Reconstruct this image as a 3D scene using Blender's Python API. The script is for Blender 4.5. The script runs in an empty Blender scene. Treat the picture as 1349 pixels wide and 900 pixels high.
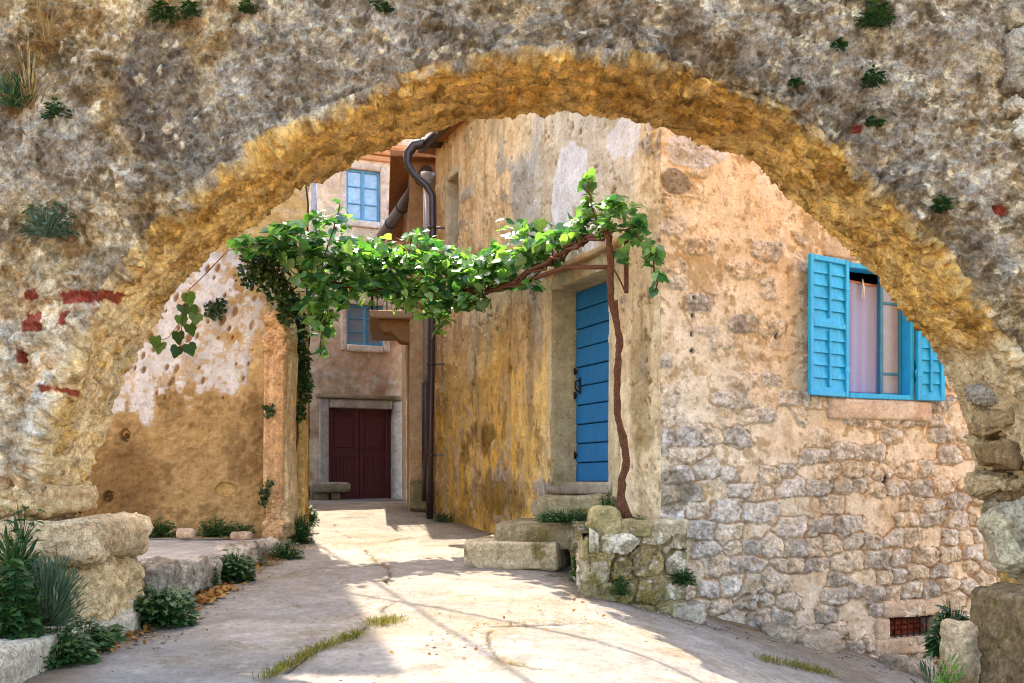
import bpy, bmesh, math, random
import numpy as np
from mathutils import Vector, Matrix
random.seed(7); RNG = np.random.default_rng(11)
SC = bpy.context.scene; COL = SC.collection
F, CX, HY, CZ = 1350.0, 674.5, 635.0, 1.6       # focal length and horizon of the photograph in its pixels, eye height
R = math.radians

# ------------------------------------------------------------------ numbers
def P(px, py, Y):                                 # a point of the photo at distance Y
    return np.array([(px-CX)/F*Y, Y, (HY-py)/F*Y+CZ])
def lin(r, g, b, k=0.62):
    def f(c):
        c /= 255.0
        return c/12.92 if c <= .04045 else ((c+.055)/1.055)**2.4
    return np.array([f(r)*k, f(g)*k, f(b)*k])
def sstep(a, b, x):
    t = np.clip((x-a)/(b-a), 0, 1); return t*t*(3-2*t)
M32 = 0xFFFFFFFF
def hsh(ix, iy, iz, s):
    n = (ix*374761393 + iy*668265263 + iz*1274126177 + s*974711) & M32
    n = ((n ^ (n >> 13))*1274126177) & M32
    n = ((n ^ (n >> 15))*2246822519) & M32
    return ((n ^ (n >> 16)) & 0xFFFFFF)/float(0xFFFFFF)
def vnoise(p, s=0):
    i = np.floor(p).astype(np.int64); f = p-i; f = f*f*f*(f*(f*6-15)+10)
    x, y, z = i[:, 0], i[:, 1], i[:, 2]; fx, fy, fz = f[:, 0], f[:, 1], f[:, 2]
    def L(a, b, t): return a+(b-a)*t
    c = [[[hsh(x+a, y+b, z+d, s) for d in (0, 1)] for b in (0, 1)] for a in (0, 1)]
    q = [[L(c[0][b][d], c[1][b][d], fx) for d in (0, 1)] for b in (0, 1)]
    return L(L(q[0][0], q[1][0], fy), L(q[0][1], q[1][1], fy), fz)*2-1
def fbm(p, scale, octv=4, s=0, gain=.5):
    p = np.asarray(p, float)*scale; a = 1.; t = np.zeros(len(p)); n = 0
    for k in range(octv):
        t += a*vnoise(p+17.3*k, s+k); n += a; a *= gain; p = p*2.03
    return t/n
def p3(u, v, w=0.): return np.stack([u, v, np.zeros_like(u)+w], 1)
def stones(u, z, sx, sz, s=0, jit=.45, pw=3.0):   # coursed rubble: distance to centre, edge distance, two random numbers per stone
    j0 = np.floor(z/sz).astype(np.int64)
    f1 = np.full(u.shape, 9.); f2 = f1.copy(); r1 = np.zeros_like(u); r2 = np.zeros_like(u)
    zero = np.zeros_like(j0)
    for dj in (-1, 0, 1):
        j = j0+dj; w = sx*(.72+.6*hsh(j, zero, zero, s+1)); off = hsh(j, zero, zero, s+2)
        i0 = np.floor(u/w-off).astype(np.int64)
        for di in (-1, 0, 1):
            i = i0+di
            cu = (i+.5+off+jit*(hsh(i, j, zero, s+3)-.5))*w
            cz = (j+.5+jit*.7*(hsh(i, j, zero, s+4)-.5))*sz
            d = (np.abs((u-cu)/w)**pw+np.abs((z-cz)/sz)**pw)**(1/pw)
            d = d*(.85+.3*hsh(i, j, zero, s+7))
            nw = d < f1
            f2 = np.where(nw, f1, np.minimum(f2, d)); f1 = np.where(nw, d, f1)
            r1 = np.where(nw, hsh(i, j, zero, s+5), r1); r2 = np.where(nw, hsh(i, j, zero, s+6), r2)
    return f1, f2-f1, r1, r2
def facets(u, z, sz, s=0):                       # broken faces: every cell is a small plane with its own tilt and level
    j0 = np.floor(z/sz).astype(np.int64); i0 = np.floor(u/sz).astype(np.int64); zero = np.zeros_like(i0)
    f1 = np.full(u.shape, 9.); out = np.zeros_like(u); rnd = np.zeros_like(u)
    for dj in (-1, 0, 1):
        for di in (-1, 0, 1):
            i, j = i0+di, j0+dj; cu = (i+.5+.95*(hsh(i, j, zero, s)-.5))*sz; cz = (j+.5+.95*(hsh(i, j, zero, s+1)-.5))*sz
            d = np.hypot(u-cu, z-cz)/sz*(.8+.4*hsh(i, j, zero, s+5)); nw = d < f1; f1 = np.where(nw, d, f1)
            t = (u-cu)*(hsh(i, j, zero, s+2)-.5)+(z-cz)*(hsh(i, j, zero, s+3)-.5); h = hsh(i, j, zero, s+4)
            out = np.where(nw, t*1.3+(h-.5)*sz*.22, out); rnd = np.where(nw, h, rnd)
    return out, rnd
def mixc(c, col, m): return c+(np.asarray(col)-c)*np.asarray(m)[:, None]
def ell(u, v, u0, v0, ru, rv, nz=0., soft=.25):
    d = np.sqrt(((u-u0)/ru)**2+((v-v0)/rv)**2)+nz
    return 1-sstep(1-soft, 1+soft, d)

# ------------------------------------------------------------------ objects
def meta(o, label=None, cat=None, group=None, kind=None):
    if label: o['label'] = label
    if cat: o['category'] = cat
    if group: o['group'] = group
    if kind: o['kind'] = kind
    return o
def empty(name, loc, label, cat, group=None):
    o = bpy.data.objects.new(name, None); COL.objects.link(o); o.location = loc; o.empty_display_size = .2
    return meta(o, label, cat, group)
def link(name, me, mats, parent=None):
    o = bpy.data.objects.new(name, me); COL.objects.link(o)
    n = len(me.vertices); co = np.empty(n*3, np.float32); me.vertices.foreach_get('co', co); co = co.reshape(-1, 3)
    lo, hi = co.min(0), co.max(0); org = np.array([(lo[0]+hi[0])/2, (lo[1]+hi[1])/2, lo[2]])
    me.vertices.foreach_set('co', (co-org).ravel()); me.update()
    for m in (mats if isinstance(mats, (list, tuple)) else [mats]): me.materials.append(m)
    o.location = Vector(org)
    if parent is not None:
        o.parent = parent
        base = Vector(parent.location); q = parent.parent
        while q is not None: base += Vector(q.location); q = q.parent
        o.location = Vector(org)-base
    return o
def npmesh(name, V, faces, mats, parent=None, col=None, smooth=True, msk=None):
    V = np.asarray(V, np.float32); me = bpy.data.meshes.new(name)
    groups = faces if isinstance(faces, list) else [faces]
    groups = [np.asarray(g, np.int32) for g in groups if len(g)]
    me.vertices.add(len(V)); me.vertices.foreach_set('co', V.ravel())
    nl = sum(g.size for g in groups); npol = sum(len(g) for g in groups)
    me.loops.add(nl); me.polygons.add(npol)
    me.loops.foreach_set('vertex_index', np.concatenate([g.ravel() for g in groups]))
    tot = np.concatenate([np.full(len(g), g.shape[1], np.int32) for g in groups])
    me.polygons.foreach_set('loop_start', (np.cumsum(tot)-tot).astype(np.int32))
    me.update(calc_edges=True); me.validate()
    if smooth: me.polygons.foreach_set('use_smooth', np.ones(len(me.polygons), bool))
    if col is not None:
        a = me.attributes.new('col', 'FLOAT_COLOR', 'POINT')
        c = np.ones((len(V), 4), np.float32); c[:, :3] = np.clip(col, 0.003, .9); a.data.foreach_set('color', c.ravel())
    if msk is not None:
        a = me.attributes.new('msk', 'FLOAT', 'POINT'); a.data.foreach_set('value', np.broadcast_to(np.asarray(msk, np.float32), len(V)).copy())
    return link(name, me, mats, parent)
def gridfaces(nu, nv, flip=False, wrap=False):
    i, j = np.meshgrid(np.arange(nu-1), np.arange(nv if wrap else nv-1), indexing='ij')
    a = (i*nv+j).ravel(); b = ((i+1)*nv+j).ravel(); c = ((i+1)*nv+(j+1) % nv).ravel(); d = (i*nv+(j+1) % nv).ravel()
    f = np.stack([a, b, c, d], 1)
    return f[:, ::-1] if flip else f

class MB:                                          # collects bevelled boxes, tubes and prisms into ONE mesh
    def __init__(s): s.bm = bmesh.new()
    def box(s, a, b, bev=.006, fr=None, rot=None, seg=1):
        t = bmesh.new(); bmesh.ops.create_cube(t, size=1)
        a = Vector(a); b = Vector(b); c = (a+b)/2; d = b-a
        for v in t.verts: v.co = Vector((v.co.x*d.x, v.co.y*d.y, v.co.z*d.z))
        w = min(bev, .45*min(abs(d.x), abs(d.y), abs(d.z)))
        if w > 0: bmesh.ops.bevel(t, geom=t.edges[:], offset=w, segments=seg, affect='EDGES', profile=.5)
        for v in t.verts:
            q = v.co.copy()
            if rot is not None: q = rot @ q
            q += c
            v.co = Vector(fr(q.x, q.y, q.z)) if fr else q
        s.merge(t)
    def merge(s, t):
        me = bpy.data.meshes.new('t'); bmesh.ops.recalc_face_normals(t, faces=t.faces[:]); t.to_mesh(me); t.free()
        s.bm.from_mesh(me); bpy.data.meshes.remove(me)
    def tube(s, pts, r, n=10, cap=True):
        t = bmesh.new(); pts = [Vector(p) for p in pts]; rs = r if isinstance(r, (list, tuple, np.ndarray)) else [r]*len(pts)
        up = None; rings = []
        for k, p in enumerate(pts):
            d = (pts[min(k+1, len(pts)-1)]-pts[max(k-1, 0)]).normalized()
            if up is None: up = d.orthogonal().normalized()
            up = (up-d*up.dot(d)).normalized(); sd = d.cross(up)
            rings.append([t.verts.new(p+(up*math.cos(2*math.pi*i/n)+sd*math.sin(2*math.pi*i/n))*rs[k]) for i in range(n)])
        for a, b in zip(rings, rings[1:]):
            for i in range(n): t.faces.new((a[i], a[(i+1) % n], b[(i+1) % n], b[i]))
        if cap: t.faces.new(rings[0][::-1]); t.faces.new(rings[-1])
        for f in t.faces: f.smooth = len(f.verts) == 4
        s.merge(t)
    def prism(s, poly, fr, y0, y1, bev=.004):      # polygon (x,z) pushed from y0 to y1
        t = bmesh.new()
        vs = [t.verts.new((x, y0, z)) for x, z in poly]; f = t.faces.new(vs)
        g = bmesh.ops.extrude_face_region(t, geom=[f])
        for v in g['geom']:
            if isinstance(v, bmesh.types.BMVert): v.co.y = y1
        if bev: bmesh.ops.bevel(t, geom=t.edges[:], offset=bev, segments=1, affect='EDGES')
        if fr:
            for v in t.verts: v.co = Vector(fr(*v.co))
        s.merge(t)
    def build(s, name, mat, parent=None):
        me = bpy.data.meshes.new(name); s.bm.to_mesh(me); s.bm.free()
        return link(name, me, mat, parent)

# ------------------------------------------------------------------ materials
def newmat(name):
    m = bpy.data.materials.new(name); m.use_nodes = True; nt = m.node_tree
    return m, nt, nt.nodes['Principled BSDF']
def nd(nt, t, **kw):
    n = nt.nodes.new(t)
    for k, v in kw.items(): setattr(n, k, v)
    return n
def noise(nt, scale, detail=6, rough=.6, vec=None, dist=0):
    n = nd(nt, 'ShaderNodeTexNoise'); n.inputs['Scale'].default_value = scale; n.inputs['Detail'].default_value = detail
    n.inputs['Roughness'].default_value = rough; n.inputs['Distortion'].default_value = dist
    if vec: nt.links.new(vec, n.inputs['Vector'])
    return n.outputs[0]
def ramp(nt, fac, stops):
    r = nd(nt, 'ShaderNodeValToRGB'); e = r.color_ramp.elements
    while len(e) < len(stops): e.new(.5)
    for x, (p, c) in zip(e, stops):
        x.position = p; x.color = (c, c, c, 1) if isinstance(c, (int, float)) else (*c, 1)
    nt.links.new(fac, r.inputs[0]); return r.outputs[0]
def mul(nt, a, b, mode='MULTIPLY', fac=1.0):
    n = nd(nt, 'ShaderNodeMix', data_type='RGBA', blend_type=mode)
    if isinstance(fac, (int, float)): n.inputs[0].default_value = fac
    else: nt.links.new(fac, n.inputs[0])
    for k, v in ((6, a), (7, b)):
        if isinstance(v, (tuple, list, np.ndarray)): n.inputs[k].default_value = (*v[:3], 1)
        else: nt.links.new(v, n.inputs[k])
    return n.outputs[2]
def bump(nt, h, strength, dist, prev=None):
    b = nd(nt, 'ShaderNodeBump'); b.inputs['Strength'].default_value = strength; b.inputs['Distance'].default_value = dist
    nt.links.new(h, b.inputs['Height'])
    if prev: nt.links.new(prev, b.inputs['Normal'])
    return b.outputs[0]
def mat_masonry(name, fine=70, mid=6, lo=.68, hi=1.28, b1=.5, b2=.5, pits=True, rough=.93):
    m, nt, bs = newmat(name); at = nd(nt, 'ShaderNodeAttribute', attribute_name='col')
    tc = nd(nt, 'ShaderNodeTexCoord').outputs['Object']
    n1 = noise(nt, fine, 4, .6, tc); n2 = noise(nt, mid, 12, .74, tc); n3 = noise(nt, 31, 5, .62, tc)
    c = mul(nt, at.outputs['Color'], ramp(nt, n1, [(.32, lo+.12), (.68, hi-.1)]))
    c = mul(nt, c, ramp(nt, n2, [(.34, (lo+.04, lo, lo-.06)), (.5, 1.0), (.66, (hi+.02, hi+.02, hi+.03))]))
    if pits:
        c = mul(nt, c, ramp(nt, n3, [(.33, .5), (.41, 1.), (.60, 1.), (.68, 1.32)]), fac=.8)
    mk = nd(nt, 'ShaderNodeAttribute', attribute_name='msk').outputs['Fac']      # bare stone: cracked and speckled
    cr = ramp(nt, noise(nt, 13, 7, .68, tc, .1), [(.465, 1.06), (.5, .5), (.535, 1.06)]); c = mul(nt, c, cr, fac=mk)
    n5 = noise(nt, 55, 6, .7, tc); c = mul(nt, c, ramp(nt, n5, [(.34, .62), (.44, 1.02), (.56, 1.12), (.66, 1.5)]), fac=mk)
    nt.links.new(c, bs.inputs['Base Color']); bs.inputs['Roughness'].default_value = rough
    bs.inputs['Specular IOR Level'].default_value = .2
    nr = bump(nt, mul(nt, (1., 1., 1.), cr, fac=mk), .6, .02); nr = bump(nt, n5, b1*.8, .01, nr); nr = bump(nt, n2, b2, .05, nr); nr = bump(nt, n3, b1, .012, nr); nt.links.new(nr, bs.inputs['Normal'])
    return m
def mat_paint(name, col, rough=.55, wear=.5, dirt=(.25, .2, .14), streak=True, bmp=.15, spec=.4):
    m, nt, bs = newmat(name); tc = nd(nt, 'ShaderNodeTexCoord').outputs['Object']
    mp = nd(nt, 'ShaderNodeMapping'); mp.inputs['Scale'].default_value = (9, 9, 1.6) if streak else (4, 4, 4)
    nt.links.new(tc, mp.inputs['Vector'])
    n1 = noise(nt, 3, 6, .7, mp.outputs[0]); n2 = noise(nt, 45, 5, .7, tc); n3 = noise(nt, 7, 4, .6, tc)
    c = mul(nt, tuple(col), ramp(nt, n1, [(.3, .7), (.7, 1.2)]))
    c = mul(nt, c, ramp(nt, n2, [(.3, .9), (.7, 1.08)]))
    f = nd(nt, 'ShaderNodeMath', operation='MULTIPLY'); nt.links.new(ramp(nt, n3, [(.56, 0.), (.72, 1.)]), f.inputs[0]); nt.links.new(ramp(nt, n2, [(.5, 0.), (.6, wear)]), f.inputs[1])
    c = mul(nt, c, dirt, 'MIX', f.outputs[0])
    nt.links.new(c, bs.inputs['Base Color']); bs.inputs['Roughness'].default_value = rough
    bs.inputs['Specular IOR Level'].default_value = spec
    nt.links.new(bump(nt, n1, bmp, .01), bs.inputs['Normal']); return m
def mat_leaf(name, c1, c2, trans=.35, rough=.42, spec=.4):
    m, nt, bs = newmat(name); at = nd(nt, 'ShaderNodeAttribute', attribute_name='col')
    tc = nd(nt, 'ShaderNodeTexCoord').outputs['Object']
    n = noise(nt, 30, 3, .6, tc)
    base = mul(nt, tuple(c1), tuple(c2), 'MIX', at.outputs['Fac'])
    base = mul(nt, base, ramp(nt, n, [(.3, .8), (.7, 1.15)]))
    nt.links.new(base, bs.inputs['Base Color']); bs.inputs['Roughness'].default_value = rough; bs.inputs['Specular IOR Level'].default_value = spec
    tr = nd(nt, 'ShaderNodeBsdfTranslucent'); nt.links.new(mul(nt, base, (1.5, 1.7, .5)), tr.inputs['Color'])
    mx = nd(nt, 'ShaderNodeMixShader'); mx.inputs[0].default_value = trans
    nt.links.new(bs.outputs[0], mx.inputs[1]); nt.links.new(tr.outputs[0], mx.inputs[2])
    nt.links.new(mx.outputs[0], nt.nodes['Material Output'].inputs['Surface']); return m
def mat_plain(name, col, rough=.6, metal=0., spec=.3, sc=25, amt=.2, bmp=.1):
    m, nt, bs = newmat(name); tc = nd(nt, 'ShaderNodeTexCoord').outputs['Object']
    n = noise(nt, sc, 6, .65, tc)
    nt.links.new(mul(nt, tuple(col), ramp(nt, n, [(.3, 1-amt), (.7, 1+amt)])), bs.inputs['Base Color'])
    bs.inputs['Roughness'].default_value = rough; bs.inputs['Metallic'].default_value = metal; bs.inputs['Specular IOR Level'].default_value = spec
    nt.links.new(bump(nt, n, bmp, .01), bs.inputs['Normal']); return m

MAS_ARCH = mat_masonry('weathered_masonry', 90, 9, .6, 1.36, .5, .45)
MAS_WALL = mat_masonry('rubble_wall', 90, 7, .74, 1.2, .5, .45)
MAS_PLAS = mat_masonry('stained_plaster', 90, 6, .74, 1.22, .4, .4)
MAS_STONE = mat_masonry('cut_stone', 90, 6, .68, 1.26, .5, .45)
MAS_GND = mat_masonry('worn_concrete', 110, 3.2, .78, 1.18, .45, .25)
DOORBLUE = mat_paint('blue_door_paint', lin(0, 106, 160, .76), .5, .25, (.02, .05, .09))
SHUTBLUE = mat_paint('sky_blue_shutter_paint', lin(10, 158, 216, 1.05), .45, .3, (.03, .2, .3))
PALEBLUE = mat_paint('pale_blue_window_paint', lin(85, 165, 205, .7), .5, .3, (.2, .3, .35))
REDPAINT = mat_paint('dark_red_door_paint', lin(92, 26, 36, .75), .5, .15, (.03, .01, .01))
BROWNMET = mat_plain('brown_coated_metal', lin(66, 48, 46, .6), .4, .0, .5)
GREYMET = mat_plain('pale_zinc', lin(190, 185, 185, .55), .5, .3, .4)
DARKMET = mat_plain('rusted_iron', lin(58, 40, 34, .6), .7, .3, .3, 60, .4, .4)
BARK = mat_plain('vine_bark', lin(112, 72, 50, .55), .9, 0, .2, 40, .4, .9)
OLDWOOD = mat_plain('old_brown_timber', lin(116, 72, 50, .6), .8, 0, .2, 30, .35, .5)
DARKIN = mat_plain('dark_interior', (.03, .026, .022), .9)
ROOFT = mat_plain('clay_roof_tile', lin(190, 120, 85, .6), .85, 0, .2, 20, .3, .5)
BRICK = mat_plain('red_brick', lin(172, 84, 58, .6), .9, 0, .2, 35, .35, .6)
NETMAT, _nt, _bs = newmat('lavender_curtain_cloth')
_tc = nd(_nt, 'ShaderNodeTexCoord').outputs['Object']
_w = nd(_nt, 'ShaderNodeTexWave'); _w.inputs['Scale'].default_value = 60; _nt.links.new(_tc, _w.inputs['Vector'])
_nt.links.new(mul(_nt, tuple(lin(164, 168, 212, .8)), ramp(_nt, _w.outputs[0], [(0, .93), (1, 1.04)])), _bs.inputs['Base Color']); _bs.inputs['Roughness'].default_value = .9
GLASS, _nt, _bs = newmat('old_window_glass')
_bs.inputs['Base Color'].default_value = (.16, .2, .24, 1); _bs.inputs['Roughness'].default_value = .12; _bs.inputs['Specular IOR Level'].default_value = .7
VINELEAF = mat_leaf('vine_leaf', lin(48, 108, 72, .70), lin(142, 186, 110, .76), .42, .28, .6)
IVYLEAF = mat_leaf('ivy_leaf', lin(28, 62, 26, .5), lin(74, 108, 40, .5), .2, .5, .25)
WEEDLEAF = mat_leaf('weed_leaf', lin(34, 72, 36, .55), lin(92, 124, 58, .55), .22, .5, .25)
GREYLEAF = mat_leaf('grey_green_leaf', lin(70, 92, 70, .6), lin(128, 142, 108, .6), .2, .6, .2)
DRYLEAF = mat_leaf('dry_leaf', lin(150, 92, 40, .6), lin(196, 150, 86, .6), .15, .8, .1)
STRAW = mat_leaf('straw', lin(150, 104, 50, .6), lin(205, 170, 110, .6), .1, .8, .1)

# ------------------------------------------------------------------ terrain
def gz(X, Y):                                     # ground height
    X = np.asarray(X, float); Y = np.asarray(Y, float)
    k = .35; base = 17.2-np.log1p(np.exp(np.clip((17.2-Y)/k, -60, 60)))*k    # soft min(Y, 17.2)
    base = np.maximum(base, -6)
    z = -1.55+.069*base
    d = np.log1p(np.exp(np.clip((X-.75)/.22, -60, 60)))*.22
    z = z-.316*np.minimum(d, 5.)*sstep(2.5, 6.5, Y)
    return z+CZ
def g1(x, y): return float(gz(np.array([x]), np.array([y]))[0])
def GP(px, py):                                   # photo point on the street plane
    Y = 6.
    for _ in range(60):
        X = (px-CX)/F*Y; t = g1(X, Y)-CZ; Y = Y+.6*(max(t, -9)*-F/max(py-HY, 1)-Y)
        Y = min(max(Y, 1), 40)
    return (px-CX)/F*Y, Y
def geo(a, b, n): return np.sign(b-a)*np.geomspace(1, abs(b-a)+1, n)-np.sign(b-a)+a
gx = np.concatenate([geo(-4.2, -260, 26)[::-1][:-1], np.arange(-4.2, 5.2, .018), geo(5.2, 260, 26)[1:]])
gy = np.concatenate([geo(4.9, -160, 30)[::-1][:-1], np.arange(4.9, 9.5, .018), np.arange(9.5, 15, .03), np.arange(15, 24, .08), geo(24, 300, 24)[1:]])
GX, GY = np.meshgrid(gx, gy, indexing='ij'); x, y = GX.ravel(), GY.ravel()
q = p3(x, y)
n1 = fbm(q, .45, 4, 3); n2 = fbm(q, 2.2, 4, 5); n3 = fbm(q, 14, 3, 8); n4 = fbm(q, 45, 2, 9)
wob = .10*fbm(q, 3.0, 4, 21); wob2 = .10*fbm(q, 3.0, 4, 22)
def polydist(x, y, pts):
    d = np.full(x.shape, 99.)
    for (x0, y0), (x1, y1) in zip(pts, pts[1:]):
        dx, dy = x1-x0, y1-y0; t = np.clip(((x-x0)*dx+(y-y0)*dy)/(dx*dx+dy*dy), 0, 1)
        d = np.minimum(d, np.hypot(x-x0-t*dx, y-y0-t*dy))
    return d
CRACKS = [[GP(345, 897), GP(400, 868), GP(470, 838), GP(500, 815), GP(520, 780), GP(505, 745), GP(470, 720), GP(440, 690)],
          [GP(520, 822), GP(600, 826), GP(700, 822), GP(800, 824)], [GP(640, 830), GP(650, 870), GP(760, 890)],
          [GP(470, 720), GP(560, 705), GP(640, 700)], [GP(880, 795), GP(960, 820), GP(1060, 850), GP(1180, 876)],
          [GP(505, 745), GP(400, 750), GP(330, 770)], [GP(800, 824), GP(900, 845), GP(1000, 880)]]
ck = np.full(x.shape, 99.)
for c in CRACKS: ck = np.minimum(ck, polydist(x+wob, y+wob2, c))
crk = (1-sstep(.006, .02, ck))*sstep(-.25, .1, n2)
moss = (1-sstep(.01, .09, ck+.03*n3))*sstep(-.15, .35, n2+.6*n1)
near = np.exp(-((np.maximum(np.abs(x)-5, 0))/6)**2)
z = gz(x, y)+near*(.012*n2+.004*n3+.0035*n4-.014*crk)+.02*n1*near
c = np.tile(lin(172, 160, 146, .56), (len(x), 1))
c = mixc(c, lin(194, 180, 160, .58), sstep(-.05, .35, n1+.3*n2)); c = mixc(c, lin(136, 124, 112, .54), sstep(.05, .35, n2+.3*n3)*.6)
c = mixc(c, lin(150, 130, 100, .54), sstep(.1, .35, fbm(q, 1.1, 4, 31)+.25*n3)*.55); pt = sstep(-.02, .03, fbm(q, .7, 5, 35, .55)-.12); c = mixc(c, lin(150, 142, 134, .56), pt*.5)
n6 = fbm(q, 28, 2, 36); c = mixc(c, lin(110, 100, 86, .54), sstep(.34, .5, n4)*.35); c = mixc(c, lin(226, 214, 194, .6), sstep(.2, .45, n3+.3*n6)*.2); c = mixc(c, lin(84, 72, 58, .5), sstep(.5, .6, n6)*.3)
c = mixc(c, lin(140, 118, 60, .56), moss*.65); c = mixc(c, lin(60, 48, 38, .55), crk*.8)
ed = np.minimum(np.abs(x+2.68), 9)
c = mixc(c, lin(118, 92, 62, .6), (1-sstep(.05, .32, ed+.12*n2))*.75*(y > 5)*(y < 12.5))
wl = np.minimum(polydist(x, y, [(1.35, 9.3), (-1.11, 15.1)]), polydist(x, y, [(1.35, 9.3), (5.4, 11.02)])); wl = np.minimum(wl, polydist(x, y, [(.6, 9.95), (.66, 8.8), (1.5, 8.9)]))
c = mixc(c, lin(132, 110, 80, .54), (1-sstep(.03, .34, wl+.14*n2+.05*n3))*.7)
o = npmesh('street', np.stack([x, y, z], 1), gridfaces(len(gx), len(gy)), MAS_GND, None, c*.9); meta(o, kind='structure')

# ------------------------------------------------------------------ rough stones
def rock(center, size, seed=0, res=.03, pw=7., amp=.02, rz=0., tone=(205, 185, 155), dark=(140, 128, 112), moss=.0, mosscol=(118, 108, 50), fs=4., ry=0.):
    sx, sy, sz = size; V = []; Fc = []; n0 = 0
    for ax in range(3):
        a, b = [k for k in range(3) if k != ax]
        na, nb = max(3, int(size[a]/res)), max(3, int(size[b]/res))
        A, B = np.meshgrid(np.linspace(-1, 1, na+1), np.linspace(-1, 1, nb+1), indexing='ij')
        for sg in (-1, 1):
            p = np.zeros((A.size, 3)); p[:, a] = A.ravel(); p[:, b] = B.ravel(); p[:, ax] = sg
            f = gridfaces(na+1, nb+1, flip=(sg < 0) != (ax == 1)); V.append(p); Fc.append(f+n0); n0 += len(p)
    p = np.concatenate(V); ln = (np.abs(p)**pw).sum(1)**(1/pw); d = p/ln[:, None]
    mn = min(size)
    h = np.array(size)/2; q = np.sign(d)*h-np.sign(d)*(1-np.abs(d))*np.minimum(h, mn*.5+.3*h)      # rounding stays near the edges
    nr = np.sign(d)*np.abs(d)**3; nr /= np.linalg.norm(nr, axis=1)[:, None]
    w = q+np.array([seed*7.31, seed*3.77, seed*1.93])
    dn = amp*(1.3*fbm(w, fs*.5, 2, seed)+fbm(w, fs*2, 4, seed+1)+.45*fbm(w, fs*8, 3, seed+2))
    q = q+nr*dn[:, None]
    cr, sr = math.cos(rz), math.sin(rz)
    col = np.tile(lin(*tone), (len(q), 1)); f = fbm(w, 3, 4, seed+5); g = fbm(w, 16, 3, seed+6)
    col = mixc(col, lin(*dark), sstep(-.05, .5, f)*.7); col = mixc(col, lin(min(tone[0]+32, 250), min(tone[1]+32, 245), min(tone[2]+34, 240)), sstep(.1, .5, g)*.5)
    if moss: col = mixc(col, lin(*mosscol), sstep(.05, .4, fbm(w, 5, 4, seed+9)+moss-.4)*.85)
    if ry: q = np.stack([q[:, 0]*math.cos(ry)+q[:, 2]*math.sin(ry), q[:, 1], q[:, 2]*math.cos(ry)-q[:, 0]*math.sin(ry)], 1)
    X = q[:, 0]*cr-q[:, 1]*sr+center[0]; Yy = q[:, 0]*sr+q[:, 1]*cr+center[1]; Z = q[:, 2]+center[2]
    return np.stack([X, Yy, Z], 1), np.concatenate(Fc), col
def rocks(name, lst, mat=None, parent=None, msk=.5):
    V, Fc, C, n = [], [], [], 0
    for r in lst: V.append(r[0]); Fc.append(r[1]+n); C.append(r[2]); n += len(r[0])
    o = npmesh(name, np.concatenate(V), np.concatenate(Fc), mat or MAS_STONE, parent, np.concatenate(C), True, msk)
    b = bmesh.new(); b.from_mesh(o.data); bmesh.ops.remove_doubles(b, verts=b.verts[:], dist=.0004); b.to_mesh(o.data); b.free()
    return o

# ------------------------------------------------------------------ the arch
YF, YB = 6.8, 7.86
SIL = [(118, 840), (116, 760), (113, 690), (115, 660), (130, 590), (160, 530), (187, 470), (215, 420), (250, 376), (300, 322), (350, 285), (400, 252), (450, 224), (500, 203), (540, 187),
       (600, 168), (650, 157), (690, 152), (740, 151), (790, 155), (845, 162), (880, 176), (920, 190), (965, 205), (1000, 226), (1040, 262), (1080, 300), (1130, 345), (1165, 382),
       (1190, 420), (1215, 450), (1240, 474), (1255, 520), (1270, 560), (1285, 620), (1300, 680), (1311, 735), (1318, 800), (1322, 1010)]
cv = np.array([[(a-CX)/F*YB, (HY-b)/F*YB] for a, b in SIL]); seg = np.hypot(*np.diff(cv, axis=0).T); L = np.concatenate([[0], np.cumsum(seg)])
NU = 1180; ul = np.linspace(0, L[-1], NU)
cx_, cz_ = np.interp(ul, L, cv[:, 0]), np.interp(ul, L, cv[:, 1])
ker = np.hanning(27); ker /= ker.sum()
def smth(a): return np.convolve(np.pad(a, 13, mode='edge'), ker, 'valid')
cx_, cz_ = smth(cx_), smth(cz_)
O = np.array([.15, -1.7]); dx, dz = cx_-O[0], cz_-O[1]
TOP, SIDE = 4.7, 7.5                              # outline of the wall the arch is cut in
tt = np.minimum(np.where(dz > 1e-3, (TOP-O[1])/np.maximum(dz, 1e-3), 99), SIDE/np.maximum(np.abs(dx), 1e-3))
bx, bz = O[0]+dx*tt, O[1]+dz*tt; ln = np.hypot(bx-cx_, bz-cz_)
nin, fil = 120, .07
vin = np.linspace(0, 1, nin); rr = np.concatenate([np.arange(.009, 2.3, .0092), np.geomspace(2.34, 9., 14)])
rows = []; back = [1., .6, .3, .1]
for b in back: rows.append((b*1., YB, None))
pos = np.zeros((NU, len(back)+nin+len(rr), 3)); vl = np.zeros((NU, pos.shape[1]))
ux, uz = (bx-cx_)/ln, (bz-cz_)/ln
for k, b in enumerate(back): pos[:, k] = np.stack([cx_+(bx-cx_)*b, np.full(NU, YB), cz_+(bz-cz_)*b], 1); vl[:, k] = -b
for k, v in enumerate(vin):
    yy = YB+(YF-YB)*v; e = max(0, (yy-(YF+fil)*1) / -fil) if yy < YF+fil else 0
    of = fil*(1-math.sqrt(max(0, 1-e*e))); e0 = max(0, (yy-(YB-.05))/.05); of += .05*(1-math.sqrt(max(0, 1-e0*e0)))
    pos[:, nin*0+len(back)+k] = np.stack([cx_+ux*of, np.full(NU, yy), cz_+uz*of], 1); vl[:, len(back)+k] = v*(YB-YF)
for k, r in enumerate(rr):
    w = np.minimum(fil+r, ln); pos[:, len(back)+nin+k] = np.stack([cx_+ux*w, np.full(NU, YF), cz_+uz*w], 1); vl[:, len(back)+nin+k] = (YB-YF)+fil+r
NV = pos.shape[1]
du = np.gradient(pos, axis=0); dv = np.gradient(pos, axis=1); nn = np.cross(dv, du); nl = np.linalg.norm(nn, axis=2, keepdims=True)
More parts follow.
